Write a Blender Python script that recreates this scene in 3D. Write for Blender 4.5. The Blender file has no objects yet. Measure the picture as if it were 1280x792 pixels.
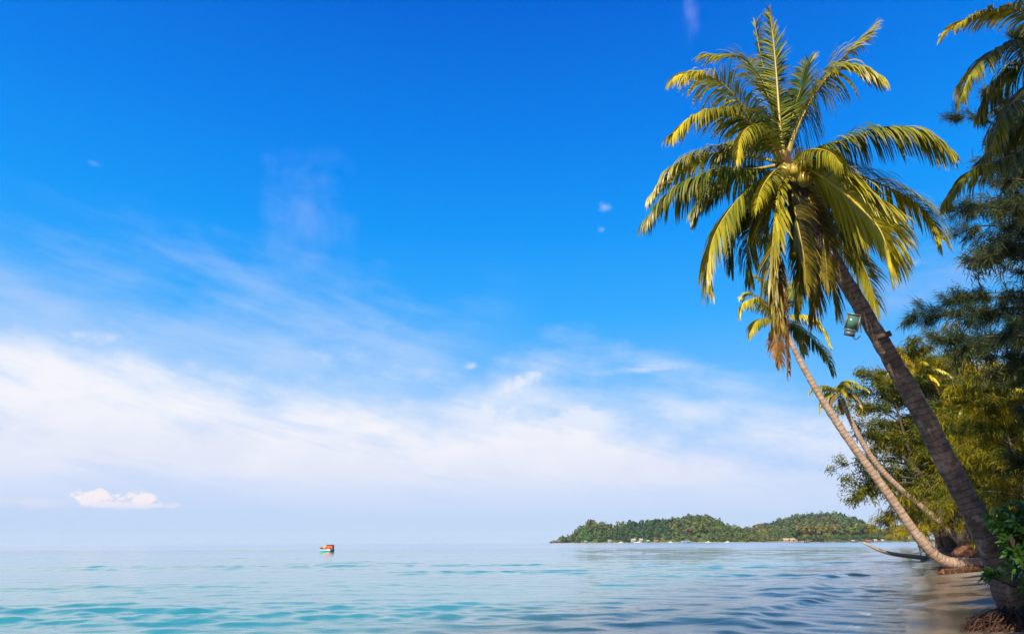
import bpy, bmesh, math, random
import numpy as np
from mathutils import Vector, Matrix
S = bpy.context.scene
COL = S.collection
rng = np.random.default_rng(7)
random.seed(7)
EXPO = 1.2


def dim(c, k):
    return tuple(v * k for v in c)


# ---------------------------------------------------------------- camera model
FPX = 853.33
CZ = 1.6
PITCH = math.atan((677.0 - 396) / FPX)
ROLL = math.radians(-0.25)
CAM = np.array([0, 0, CZ])
FWD = np.array([0, math.cos(PITCH), math.sin(PITCH)])
UP0 = np.array([0, -math.sin(PITCH), math.cos(PITCH)])
RI0 = np.array([1.0, 0, 0])
RI = RI0 * math.cos(ROLL) + UP0 * math.sin(ROLL)
UPV = UP0 * math.cos(ROLL) - RI0 * math.sin(ROLL)


def ray(px, py):
    return FWD * FPX + RI * (px - 640) + UPV * (396 - py)


def P(px, py, Y):
    """world point seen at photo pixel (px,py) at distance Y along the ground axis"""
    d = ray(px, py)
    return CAM + d * (Y / d[1])


def G(px, py, z=0.0):
    d = ray(px, py)
    return CAM + d * ((z - CZ) / d[2])


def azel(px, py):
    d = ray(px, py)
    d = d / np.linalg.norm(d)
    return math.atan2(d[0], d[1]), math.asin(d[2])


cd = bpy.data.cameras.new('camera')
cam = bpy.data.objects.new('camera', cd)
COL.objects.link(cam)
cd.sensor_width = 36
cd.lens = 36 * FPX / 1280
cd.clip_start = 0.1
cd.clip_end = 60000
M = Matrix(((RI[0], UPV[0], -FWD[0], 0), (RI[1], UPV[1], -FWD[1], 0), (RI[2], UPV[2], -FWD[2], CZ), (0, 0, 0, 1)))
cam.matrix_world = M
S.camera = cam

S.view_settings.view_transform = 'Standard'
S.view_settings.look = 'None'
S.view_settings.gamma = 1
S.view_settings.exposure = EXPO
S.view_settings.use_curve_mapping = False
S.render.engine = 'CYCLES'
S.cycles.use_denoising = True
S.cycles.max_bounces = 8
S.cycles.transparent_max_bounces = 12

# ---------------------------------------------------------------- object helpers


def tag(o, label=None, cat=None, group=None, kind=None):
    if label:
        o['label'] = label
    if cat:
        o['category'] = cat
    if group:
        o['group'] = group
    if kind:
        o['kind'] = kind
    return o


def thing(name, label, cat, loc=(0, 0, 0), group=None):
    o = bpy.data.objects.new(name, None)
    COL.objects.link(o)
    o.location = loc
    o.empty_display_size = 0.2
    return tag(o, label, cat, group)


def link(name, me, parent=None, loc=None):
    o = bpy.data.objects.new(name, me)
    COL.objects.link(o)
    if parent is not None:
        o.parent = parent
    if loc is not None:
        o.location = loc
    return o


def mesh_np(name, V, Fq, mat, attrs=None, smooth=True):
    """V (n,3), Fq (m,k) all faces with k corners"""
    V = np.asarray(V, dtype=np.float32)
    Fq = np.asarray(Fq, dtype=np.int32)
    me = bpy.data.meshes.new(name)
    n, m, k = len(V), len(Fq), Fq.shape[1]
    me.vertices.add(n)
    me.vertices.foreach_set('co', V.ravel())
    me.loops.add(m * k)
    me.loops.foreach_set('vertex_index', Fq.ravel())
    me.polygons.add(m)
    me.polygons.foreach_set('loop_start', np.arange(0, m * k, k, dtype=np.int32))
    if smooth:
        me.polygons.foreach_set('use_smooth', np.ones(m, dtype=bool))
    if attrs:
        for a, arr in attrs.items():
            arr = np.asarray(arr, dtype=np.float32)
            at = me.attributes.new(a, 'FLOAT', 'POINT')
            at.data.foreach_set('value', arr)
    me.update()
    me.validate()
    if mat:
        me.materials.append(mat)
    return me


class MB:
    """collects quad batches into one mesh"""

    def __init__(self):
        self.V, self.F, self.A, self.n = [], [], {}, 0

    def add(self, V, Fq, **attrs):
        V = np.asarray(V, float).reshape(-1, 3)
        self.V.append(V)
        self.F.append(np.asarray(Fq, int) + self.n)
        for a in set(list(self.A) + list(attrs)):
            if a not in self.A:
                self.A[a] = [np.zeros(self.n)]
            val = attrs.get(a, 0.0)
            self.A[a].append(np.broadcast_to(np.asarray(val, float), (len(V),)).copy())
        self.n += len(V)

    def tube(self, pts, rad, sides=10, cap=True, **attrs):
        V, Fq, al = tube(pts, rad, sides)
        self.add(V, Fq, along=al, **attrs)

    def box(self, c, s, rot=None):
        c = np.array(c, float)
        h = np.array(s, float) / 2
        q = np.array([[-1, -1, -1], [1, -1, -1], [1, 1, -1], [-1, 1, -1], [-1, -1, 1], [1, -1, 1], [1, 1, 1], [-1, 1, 1]]) * h
        if rot is not None:
            q = q @ np.array(rot).T
        self.add(q + c, [[0, 3, 2, 1], [4, 5, 6, 7], [0, 1, 5, 4], [1, 2, 6, 5], [2, 3, 7, 6], [3, 0, 4, 7]])

    def mesh(self, name, mat, smooth=True):
        V = np.concatenate(self.V)
        Fq = np.concatenate(self.F)
        return mesh_np(name, V, Fq, mat, {a: np.concatenate(v) for a, v in self.A.items()}, smooth)

    def build(self, name, mat, parent=None, smooth=True, origin=None):
        if origin is not None:
            self.V = [v - np.array(origin) for v in self.V]
        return link(name, self.mesh(name, mat, smooth), parent)


def spline(ctrl, n):
    """Catmull-Rom through control points, n samples, roughly even in arc length"""
    c = np.asarray(ctrl, float)
    c = np.vstack([2 * c[0] - c[1], c, 2 * c[-1] - c[-2]])
    out = []
    for i in range(1, len(c) - 2):
        t = np.linspace(0, 1, 24, endpoint=False)[:, None]
        p0, p1, p2, p3 = c[i - 1], c[i], c[i + 1], c[i + 2]
        out.append(0.5 * (2 * p1 + (p2 - p0) * t + (2 * p0 - 5 * p1 + 4 * p2 - p3) * t ** 2 + (3 * p1 - p0 - 3 * p2 + p3) * t ** 3))
    out = np.vstack(out + [c[-2][None]])
    d = np.concatenate([[0], np.cumsum(np.linalg.norm(np.diff(out[:, :3], axis=0), axis=1))])
    s = np.linspace(0, d[-1], n)
    return np.stack([np.interp(s, d, out[:, k]) for k in range(out.shape[1])], 1)


def nrm(v):
    return v / np.maximum(np.linalg.norm(v, axis=-1, keepdims=True), 1e-9)


def tube(pts, rad, sides=10):
    pts = np.asarray(pts, float)
    n = len(pts)
    rad = np.broadcast_to(np.asarray(rad, float), (n,))
    T = nrm(np.gradient(pts, axis=0))
    ref = np.array([0.31, 0.91, 0.27])
    A = nrm(np.cross(T, ref))
    B = np.cross(T, A)
    a = np.linspace(0, 2 * np.pi, sides, endpoint=False)
    ring = A[:, None, :] * np.cos(a)[None, :, None] + B[:, None, :] * np.sin(a)[None, :, None]
    V = (pts[:, None, :] + ring * rad[:, None, None]).reshape(-1, 3)
    i = np.arange(n - 1)[:, None] * sides
    j = np.arange(sides)[None]
    j2 = (j + 1) % sides
    Fq = np.stack([i + j, i + j2, i + sides + j2, i + sides + j], -1).reshape(-1, 4)
    # close the ends with a small inward ring
    extra = []
    base = len(V)
    for e, row in ((0, 0), (n - 1, (n - 1) * sides)):
        r2 = pts[e] + ring[e] * rad[e] * 0.02
        V = np.vstack([V, r2])
        k = np.arange(sides)
        k2 = (k + 1) % sides
        f = np.stack([row + k, row + k2, base + k2, base + k], -1)
        if e == 0:
            f = f[:, ::-1]
        extra.append(f)
        base += sides
    Fq = np.vstack([Fq] + extra)
    L = np.concatenate([[0], np.cumsum(np.linalg.norm(np.diff(pts, axis=0), axis=1))])
    al = np.concatenate([np.repeat(L, sides), np.repeat(L[[0, -1]], sides)])
    return V, Fq, al


def strips(Cn, W):
    """Cn (n,k,3) centrelines, W (n,k,3) half width vectors -> verts, quads"""
    n, k = Cn.shape[:2]
    V = np.stack([Cn - W, Cn + W], 2).reshape(-1, 3)
    i = np.arange(n)[:, None] * (2 * k)
    j = np.arange(k - 1)[None] * 2
    Fq = np.stack([i + j, i + j + 1, i + j + 3, i + j + 2], -1).reshape(-1, 4)
    return V, Fq


def vnoise(p, seed=0):
    """cheap smooth 3d value noise, p (n,3) -> (n,) in [-1,1]"""
    p = np.asarray(p, float)
    i = np.floor(p).astype(np.int64)
    f = p - i
    f = f * f * (3 - 2 * f)

    def h(a):
        x = (a[:, 0] * 374761393 + a[:, 1] * 668265263 + a[:, 2] * 2147483647 + seed * 974711) & 0x7fffffff
        x = ((x ^ (x >> 13)) * 1274126177) & 0x7fffffff
        x = x ^ (x >> 16)
        return (x & 0xffff) / 32767.5 - 1
    r = 0
    for dx in (0, 1):
        for dy in (0, 1):
            for dz in (0, 1):
                w = (f[:, 0] if dx else 1 - f[:, 0]) * (f[:, 1] if dy else 1 - f[:, 1]) * (f[:, 2] if dz else 1 - f[:, 2])
                r = r + w * h(i + np.array([dx, dy, dz]))
    return r


def lump(center, radii, subdiv=4, amp=0.18, freq=1.5, seed=0, flat=None):
    """noise-displaced ball as tri mesh (V,F)"""
    bm = bmesh.new()
    bmesh.ops.create_icosphere(bm, subdivisions=subdiv, radius=1)
    V = np.array([v.co[:] for v in bm.verts])
    Fq = np.array([[v.index for v in f.verts] for f in bm.faces])
    bm.free()
    nz = vnoise(V * freq + 10, seed) * amp + vnoise(V * freq * 2.7 + 3, seed + 1) * amp * 0.5 + vnoise(V * freq * 7 + 5, seed + 2) * amp * 0.2
    V = V * (1 + nz)[:, None] * np.array(radii) + np.array(center)
    return V, Fq


# ---------------------------------------------------------------- material helpers
def mat(name):
    m = bpy.data.materials.new(name)
    m.use_nodes = True
    nt = m.node_tree
    nt.nodes.clear()
    out = nt.nodes.new('ShaderNodeOutputMaterial')
    return m, nt, out


class N:
    """small node-building helper"""

    def __init__(self, nt):
        self.nt = nt

    def new(self, t, **kw):
        n = self.nt.nodes.new(t)
        for k, v in kw.items():
            setattr(n, k, v)
        return n

    def con(self, a, sock):
        if isinstance(a, (int, float)):
            sock.default_value = a
        elif isinstance(a, (tuple, list)):
            sock.default_value = tuple(a) if len(a) == 4 or sock.type == 'VECTOR' else tuple(a) + (1,)
        else:
            self.nt.links.new(a, sock)

    def math(self, op, a, b=None, c=None, clamp=False):
        n = self.new('ShaderNodeMath', operation=op, use_clamp=clamp)
        self.con(a, n.inputs[0])
        if b is not None:
            self.con(b, n.inputs[1])
        if c is not None:
            self.con(c, n.inputs[2])
        return n.outputs[0]

    def smooth(self, x, a, b):
        n = self.new('ShaderNodeMapRange', interpolation_type='SMOOTHSTEP')
        self.con(x, n.inputs[0])
        self.con(a, n.inputs[1])
        self.con(b, n.inputs[2])
        return n.outputs[0]

    def mix(self, f, a, b, blend='MIX'):
        n = self.new('ShaderNodeMix', data_type='RGBA', blend_type=blend)
        self.con(f, n.inputs[0])
        self.con(a, n.inputs[6])
        self.con(b, n.inputs[7])
        return n.outputs[2]

    def noise(self, vec, scale, detail=4, rough=0.55, dist=0.0):
        n = self.new('ShaderNodeTexNoise')
        if vec is not None:
            self.con(vec, n.inputs['Vector'])
        n.inputs['Scale'].default_value = scale
        n.inputs['Detail'].default_value = detail
        n.inputs['Roughness'].default_value = rough
        n.inputs['Distortion'].default_value = dist
        return n.outputs[0]

    def attr(self, name):
        return self.new('ShaderNodeAttribute', attribute_name=name).outputs['Fac']

    def comb(self, x, y, z):
        n = self.new('ShaderNodeCombineXYZ')
        for k, v in enumerate((x, y, z)):
            self.con(v, n.inputs[k])
        return n.outputs[0]

    def ramp(self, f, stops, interp='LINEAR'):
        n = self.new('ShaderNodeValToRGB')
        n.color_ramp.interpolation = interp
        e = n.color_ramp.elements
        while len(e) < len(stops):
            e.new(0.5)
        for q, (pos, col) in zip(e, stops):
            q.position = pos
            q.color = tuple(col) + (1,) if len(col) == 3 else col
        self.con(f, n.inputs[0])
        return n.outputs[0]

    def bsdf(self, color, rough=0.6, spec=0.5, normal=None, **kw):
        n = self.new('ShaderNodeBsdfPrincipled')
        self.con(color, n.inputs['Base Color'])
        self.con(rough, n.inputs['Roughness'])
        self.con(spec, n.inputs['Specular IOR Level'])
        if normal is not None:
            self.con(normal, n.inputs['Normal'])
        for k, v in kw.items():
            self.con(v, n.inputs[k])
        return n.outputs[0]

    def bump(self, h, strength=0.5, dist=0.02):
        n = self.new('ShaderNodeBump')
        n.inputs['Strength'].default_value = strength
        n.inputs['Distance'].default_value = dist
        self.con(h, n.inputs['Height'])
        return n.outputs[0]

    def mixs(self, f, a, b):
        n = self.new('ShaderNodeMixShader')
        self.con(f, n.inputs[0])
        self.con(a, n.inputs[1])
        self.con(b, n.inputs[2])
        return n.outputs[0]

    def obj(self):
        return self.new('ShaderNodeTexCoord').outputs['Object']


def leaf_material(name, c0, c1, cyel, cdry, trans=0.35, rough=0.4, spec=0.4):
    """c0..c1 by attribute 'rnd', towards cyel by 'yel', towards cdry by 'dry'"""
    c0, c1, cyel, cdry = (dim(c, .68) for c in (c0, c1, cyel, cdry))
    m, nt, out = mat(name)
    n = N(nt)
    col = n.mix(n.attr('rnd'), c0, c1)
    col = n.mix(n.attr('yel'), col, cyel)
    col = n.mix(n.attr('dry'), col, cdry)
    p = n.bsdf(col, rough, spec)
    t = n.new('ShaderNodeBsdfTranslucent')
    tc = n.mix(1.0, col, (1.15, 1.1, 0.6), 'MULTIPLY')
    n.con(tc, t.inputs[0])
    nt.links.new(n.mixs(trans, p, t.outputs[0]), out.inputs[0])
    return m


def bark_material(name, ca, cb, ring=0.0, scale=6.0, ringcol=(0.08, 0.06, 0.05), rough=0.85, lichen=0.45):
    ca, cb, ringcol = (dim(c, .72) for c in (ca, cb, ringcol))
    m, nt, out = mat(name)
    n = N(nt)
    co = n.obj()
    f1 = n.noise(co, scale, 6, 0.65)
    f2 = n.noise(co, scale * 6, 3, 0.6)
    col = n.mix(n.smooth(f1, 0.3, 0.7), ca, cb)
    col = n.mix(n.math('MULTIPLY', n.smooth(f2, 0.5, 0.75), 0.5), col, ringcol)
    h = n.math('ADD', f1, n.math('MULTIPLY', f2, 0.5))
    if ring:
        al = n.attr('along')
        wob = n.math('MULTIPLY', n.noise(co, 3, 3), 0.16)
        ph = n.math('FRACT', n.math('DIVIDE', n.math('ADD', al, wob), ring))
        band = n.smooth(ph, 0.55, 1.0)
        band = n.math('MULTIPLY', band, n.smooth(n.noise(co, 7, 3), 0.25, 0.5))
        col = n.mix(n.math('MULTIPLY', band, 0.8), col, ringcol)
        h = n.math('SUBTRACT', h, n.math('MULTIPLY', band, 0.9))
    # pale lichen patches
    f3 = n.noise(co, scale * 0.55, 4, 0.6)
    col = n.mix(n.math('MULTIPLY', n.smooth(f3, 0.54, 0.66), lichen), col, (0.30, 0.26, 0.24))
    nt.links.new(n.bsdf(col, rough, 0.25, n.bump(h, 0.7, 0.03)), out.inputs[0])
    return m


def plain(name, color, rough=0.5, spec=0.5, var=0.12, metallic=0.0, scale=8.0):
    color = dim(color, .72)
    m, nt, out = mat(name)
    n = N(nt)
    f = n.noise(n.obj(), scale, 5, 0.6)
    dark = tuple(c * (1 - 2.5 * var) for c in color)
    col = n.mix(n.smooth(f, 0.35, 0.75), color, dark)
    nt.links.new(n.bsdf(col, rough, spec, n.bump(f, 0.2, 0.01), Metallic=metallic), out.inputs[0])
    return m


MAT = {}
MAT['palm_leaf'] = leaf_material('palm_leaf', (0.012, 0.046, 0.004), (0.06, 0.125, 0.008), (0.80, 0.66, 0.03), (0.22, 0.09, 0.03), 0.22, 0.4, 0.3)
MAT['palm_rib'] = leaf_material('palm_rib', (0.28, 0.24, 0.035), (0.36, 0.27, 0.04), (0.55, 0.40, 0.05), (0.22, 0.10, 0.05), 0.05, 0.4, 0.4)
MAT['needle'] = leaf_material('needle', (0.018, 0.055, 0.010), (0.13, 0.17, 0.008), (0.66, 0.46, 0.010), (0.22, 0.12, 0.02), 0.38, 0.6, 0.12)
MAT['needle_shaded'] = leaf_material('needle_shaded', (0.013, 0.04, 0.022), (0.036, 0.062, 0.020), (0.20, 0.17, 0.012), (0.10, 0.07, 0.02), 0.25, 0.6, 0.2)  # same casuarina needles, with the shade at the right edge put into the colour
MAT['broad_leaf'] = leaf_material('broad_leaf', (0.04, 0.14, 0.022), (0.08, 0.21, 0.03), (0.18, 0.26, 0.03), (0.42, 0.17, 0.02), 0.3, 0.35, 0.5)
MAT['far_leaf'] = leaf_material('far_leaf', (0.012, 0.055, 0.034), (0.055, 0.15, 0.025), (0.22, 0.19, 0.03), (0.17, 0.075, 0.045), 0.15, 0.7, 0.1)
MAT['palm_bark'] = bark_material('palm_bark', (0.075, 0.049, 0.038), (0.20, 0.142, 0.115), 0.12, 5.0, (0.05, 0.034, 0.03))
MAT['palm_bark_warm'] = bark_material('palm_bark_warm', (0.30, 0.20, 0.14), (0.42, 0.31, 0.23), 0.2, 4.0, (0.14, 0.085, 0.06))
MAT['bark'] = bark_material('bark', (0.05, 0.036, 0.028), (0.09, 0.066, 0.05), 0.0, 3.0, (0.03, 0.022, 0.018), lichen=0.0)
MAT['pale_wood'] = bark_material('pale_wood', (0.34, 0.27, 0.19), (0.48, 0.4, 0.3), 0.0, 2.0, (0.15, 0.10, 0.07))
MAT['dark_wood'] = bark_material('dark_wood', (0.05, 0.03, 0.025), (0.09, 0.055, 0.04), 0.0, 3.0, (0.02, 0.012, 0.01), lichen=0.0)
MAT['fibre'] = bark_material('fibre', (0.045, 0.022, 0.014), (0.085, 0.04, 0.022), 0.0, 6.0, (0.05, 0.022, 0.012), lichen=0.0)
MAT['nut'] = plain('nut', (0.40, 0.30, 0.03), 0.4, 0.5, 0.1)

# root mass: red-brown tangled roots, vertical streaks
m, nt, out = mat('root_mass')
n = N(nt)
mp = n.new('ShaderNodeMapping')
mp.inputs['Scale'].default_value = (7, 7, 1.6)
nt.links.new(n.obj(), mp.inputs[0])
f = n.noise(mp.outputs[0], 2.2, 6, 0.7)
g = n.noise(n.obj(), 1.6, 3)
col = n.mix(n.smooth(f, 0.35, 0.68), (0.035, 0.015, 0.010), (0.20, 0.085, 0.035))
col = n.mix(n.smooth(g, 0.5, 0.7), col, (0.05, 0.028, 0.022))
nt.links.new(n.bsdf(col, 0.75, 0.3, n.bump(f, 1.0, 0.08)), out.inputs[0])
MAT['root'] = m

# ---------------------------------------------------------------- shoreline and ground
SY = np.array([-200, 0, 8, 14, 22, 30, 40, 55, 75, 110, 200, 400, 700, 760, 900.])
SX = np.array([-30, 2.0, 4.8, 7.5, 11.4, 16.6, 22.6, 31.0, 43., 62., 117., 225., 400., 300., 260.])


def shore_x(y):
    return np.interp(y, SY, SX) + 0.5 * np.sin(y * 0.35) + 0.3 * np.sin(y * 0.9 + 1)


def ground_z(x, y):
    d = x - shore_x(y)
    k = 1.0 / (1 + np.clip(y, 0, 400) / 200)
    sea = np.where(d < -6, -0.36 + (d + 6) * 0.10, d * 0.06)
    sea = np.maximum(sea, -4.0)
    land = np.where(d < 4, d * 0.085, 0.34 + (d - 4) * 0.15)
    land = np.minimum(land, 1.6 + 0.4 * np.tanh(d * 0.02))
    z = np.where(d < 0, sea, land)
    z = z + 0.012 * np.sin(x * 1.3 + y * 0.7) + 0.015 * np.sin(x * 0.55 - y * 0.4)
    z = np.where(y > 1500, np.minimum(z, -1.5), z)
    return z


def wave_h(x, y):
    r = np.random.default_rng(3)
    h = np.zeros_like(x)
    dist = np.sqrt(x * x + y * y)
    for k in range(54):
        lam = 0.42 * (11 / 0.42) ** (k / 53.0)
        a = math.radians(r.normal(-96, 20 if lam > 2.5 else 38))
        kx, ky = math.cos(a) * 2 * math.pi / lam, math.sin(a) * 2 * math.pi / lam
        amp = 0.0021 * lam ** 0.72 * (1 + 0.9 * math.exp(-(math.log(lam / 1.25) / .55) ** 2)) * (0.75 if lam > 5 else 1)
        fade = np.clip(1.6 - dist * 0.0062 / lam * 3.0, 0, 1)
        ph = kx * x + ky * y + r.uniform(0, 6.28)
        s = np.sin(ph)
        h += amp * fade * (2 * ((s + 1) / 2) ** 1.7 - 0.8)
    # groups: patches of livelier water between smoother stretches
    q = np.stack([x * 0.07, y * 0.17, 0 * x], -1).reshape(-1, 3)
    env = (0.5 + 0.5 * vnoise(q, 4).reshape(x.shape))
    q2 = np.stack([x * 0.013 + 9, y * 0.028, 0 * x], -1).reshape(-1, 3)
    env = env * 0.8 + 0.55 * (0.5 + 0.5 * vnoise(q2, 8).reshape(x.shape))
    h *= 0.26 + 1.9 * np.clip(env, 0, 2) ** 3.0
    # small swell running up along the beach
    d = x - shore_x(y)
    dd = d + 3.4 + 0.4 * np.sin(y * 0.25) + 0.10 * np.sin(y * 0.83)
    front = np.where(dd > 0, np.exp(-(dd / 0.34) ** 2), np.exp(-(dd / 1.6) ** 2))
    amp = np.interp(y, [0, 14, 24, 40, 60, 90], [0.05, 0.08, 0.09, 0.06, 0.03, 0.0])
    br = 0.9 + 0.25 * vnoise(np.stack([x * .3, y * .22, 0 * x], -1).reshape(-1, 3), 15).reshape(x.shape)
    h = h * np.clip(-(d - 0.5) / 4.0, 0.16, 1) + front * amp * br
    # ripples in the shallow swash, slanting to the shore
    sw = np.exp(-((d + 2.0) / 2.2) ** 2)
    h += 0.011 * sw * (np.sin((x * 0.9 + y * 0.45) * 5.2 + 2 * np.sin(y * 0.5)) + .7 * np.sin((x * .5 + y * .8) * 8.1 + 1.5 * np.sin(x * .9))) * np.clip(1.4 - dist / 45, 0, 1)
    return h


def rows(a, b, near, grow):
    o = [a]
    while o[-1] < b:
        o.append(o[-1] + max(near, o[-1] * grow))
    return np.array(o)


def sheet(name, yr, ncol, half, zf, m):
    Y = yr[:, None] * np.ones((1, ncol))
    u = np.linspace(-1, 1, ncol)[None]
    X = u * half(yr)[:, None]
    Z = zf(X, Y)
    V = np.stack([X, Y, Z], -1).reshape(-1, 3)
    nr = len(yr)
    i = np.arange(nr - 1)[:, None] * ncol
    j = np.arange(ncol - 1)[None]
    Fq = np.stack([i + j, i + j + 1, i + ncol + j + 1, i + ncol + j], -1).reshape(-1, 4)
    return V, Fq


yr = np.concatenate([np.array([-220, -120, -60, -30, -14, -6, -1, 3.]), rows(6, 90, 0.055, 0.0052), rows(91, 4300, 0.1, 0.012)])
V, Fq = sheet('sea', yr, 560, lambda y: np.maximum(24, np.abs(y) * 1.05 + 6), wave_h, None)
depth = V[:, 2] - ground_z(V[:, 0], V[:, 1])

m, nt, out = mat('sea_water')
n = N(nt)
geo = n.new('ShaderNodeNewGeometry')
pos = geo.outputs['Position']
sx = n.new('ShaderNodeSeparateXYZ')
nt.links.new(pos, sx.inputs[0])
# small ripples: noise stretched along the crests, in metres
v1 = n.comb(n.math('MULTIPLY', sx.outputs[0], 0.55), n.math('MULTIPLY', sx.outputs[1], 1.0), 0.0)
b1 = n.noise(v1, 4.2, 6, 0.68, 0.4)
b2 = n.noise(n.comb(n.math('MULTIPLY', sx.outputs[0], 0.10), n.math('MULTIPLY', sx.outputs[1], 0.22), 3.0), 1.0, 5, 0.62, 0.3)
b3 = n.noise(n.comb(n.math('MULTIPLY', sx.outputs[0], 0.02), n.math('MULTIPLY', sx.outputs[1], 0.05), 7.0), 1.0, 3, 0.6)
h = n.math('ADD', n.math('MULTIPLY', b1, 0.018), n.math('MULTIPLY', b2, n.math('ADD', 0.055, n.math('MULTIPLY', n.smooth(sx.outputs[1], 70, 380), 0.3))))
nb = n.new('ShaderNodeBump')
nb.inputs['Strength'].default_value = 0.55
nb.inputs['Distance'].default_value = 1.0
n.con(h, nb.inputs['Height'])
nrmv = nb.outputs[0]
dep = n.attr('depth')
opq = n.smooth(dep, 0.05, 1.0)
deepc = n.mix(n.smooth(b3, 0.35, 0.65), (0.018, 0.142, 0.156), (0.027, 0.168, 0.18))
deepc = n.mix(n.smooth(dep, 0.2, 1.2), (0.07, 0.15, 0.14), deepc)
body = n.new('ShaderNodeBsdfDiffuse')
n.con(deepc, body.inputs[0])
clear = n.new('ShaderNodeBsdfTransparent')
n.con((0.72, 0.86, 0.86), clear.inputs[0])
under = n.mixs(opq, clear.outputs[0], body.outputs[0])
gl = n.new('ShaderNodeBsdfGlossy')
n.con(n.math('ADD', 0.03, n.math('MULTIPLY', n.smooth(sx.outputs[1], 50, 320), 0.17)), gl.inputs['Roughness'])
n.con((1, 1, 1), gl.inputs[0])
n.con(nrmv, gl.inputs['Normal'])
fr = n.new('ShaderNodeFresnel')
fr.inputs['IOR'].default_value = 1.33
n.con(nrmv, fr.inputs['Normal'])
surf = n.mixs(fr.outputs[0], under, gl.outputs[0])
# thin lace of foam where the swell runs out on the sand
fm = n.noise(n.comb(n.math('MULTIPLY', sx.outputs[0], 1.0), n.math('MULTIPLY', sx.outputs[1], 0.7), 0.0), 1.6, 5, 0.7, 0.8)
edge = n.math('MULTIPLY', n.smooth(dep, 0.004, 0.02), n.math('SUBTRACT', 1.0, n.smooth(dep, 0.03, 0.09)))
foam = n.math('MULTIPLY', edge, n.smooth(fm, 0.58, 0.72))
fd = n.new('ShaderNodeBsdfDiffuse')
n.con((0.75, 0.78, 0.8), fd.inputs[0])
surf = n.mixs(n.math('MULTIPLY', foam, 0.5), surf, fd.outputs[0])
nt.links.new(surf, out.inputs[0])
MAT['sea'] = m
sea = link('sea', mesh_np('sea', V, Fq, m, {'depth': depth}))
tag(sea, 'calm pale turquoise sea with low ripples', 'sea', kind='structure')

yg = np.concatenate([np.array([-220, -120, -60, -30, -14, -6, -1, 3.]), rows(5, 120, 0.3, 0.02), rows(125, 4300, 2, 0.05)])
V, Fq = sheet('beach', yg, 300, lambda y: np.maximum(60, np.abs(y) * 1.15 + 10), ground_z, None)
m, nt, out = mat('sand')
n = N(nt)
geo = n.new('ShaderNodeNewGeometry')
pos = geo.outputs['Position']
sx = n.new('ShaderNodeSeparateXYZ')
nt.links.new(pos, sx.inputs[0])
f1 = n.noise(pos, 0.55, 4, 0.6, 0.5)
f2 = n.noise(pos, 9, 5, 0.7)
wet = n.smooth(n.math('ADD', sx.outputs[2], n.math('MULTIPLY', f1, 0.16)), 0.16, 0.42)
col = n.mix(wet, (0.115, 0.092, 0.07), (0.21, 0.168, 0.122))
col = n.mix(n.math('MULTIPLY', n.smooth(f2, 0.4, 0.75), 0.35), col, (0.13, 0.10, 0.075))
# leaf litter away from the water
lit = n.math('MULTIPLY', n.smooth(sx.outputs[2], 0.3, 0.6), n.smooth(n.noise(pos, 2.2, 6, 0.7), 0.42, 0.6))
col = n.mix(lit, col, (0.10, 0.065, 0.035))
ro = n.math('ADD', 0.16, n.math('MULTIPLY', wet, 0.7))
nt.links.new(n.bsdf(col, ro, 0.5, n.bump(n.math('ADD', f1, n.math('MULTIPLY', f2, 0.12)), 0.25, 0.05)), out.inputs[0])
ground = link('beach', mesh_np('beach', V, Fq, m))
tag(ground, 'wet sand beach sloping under the water', 'beach', kind='structure')

# ---------------------------------------------------------------- palms


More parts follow.
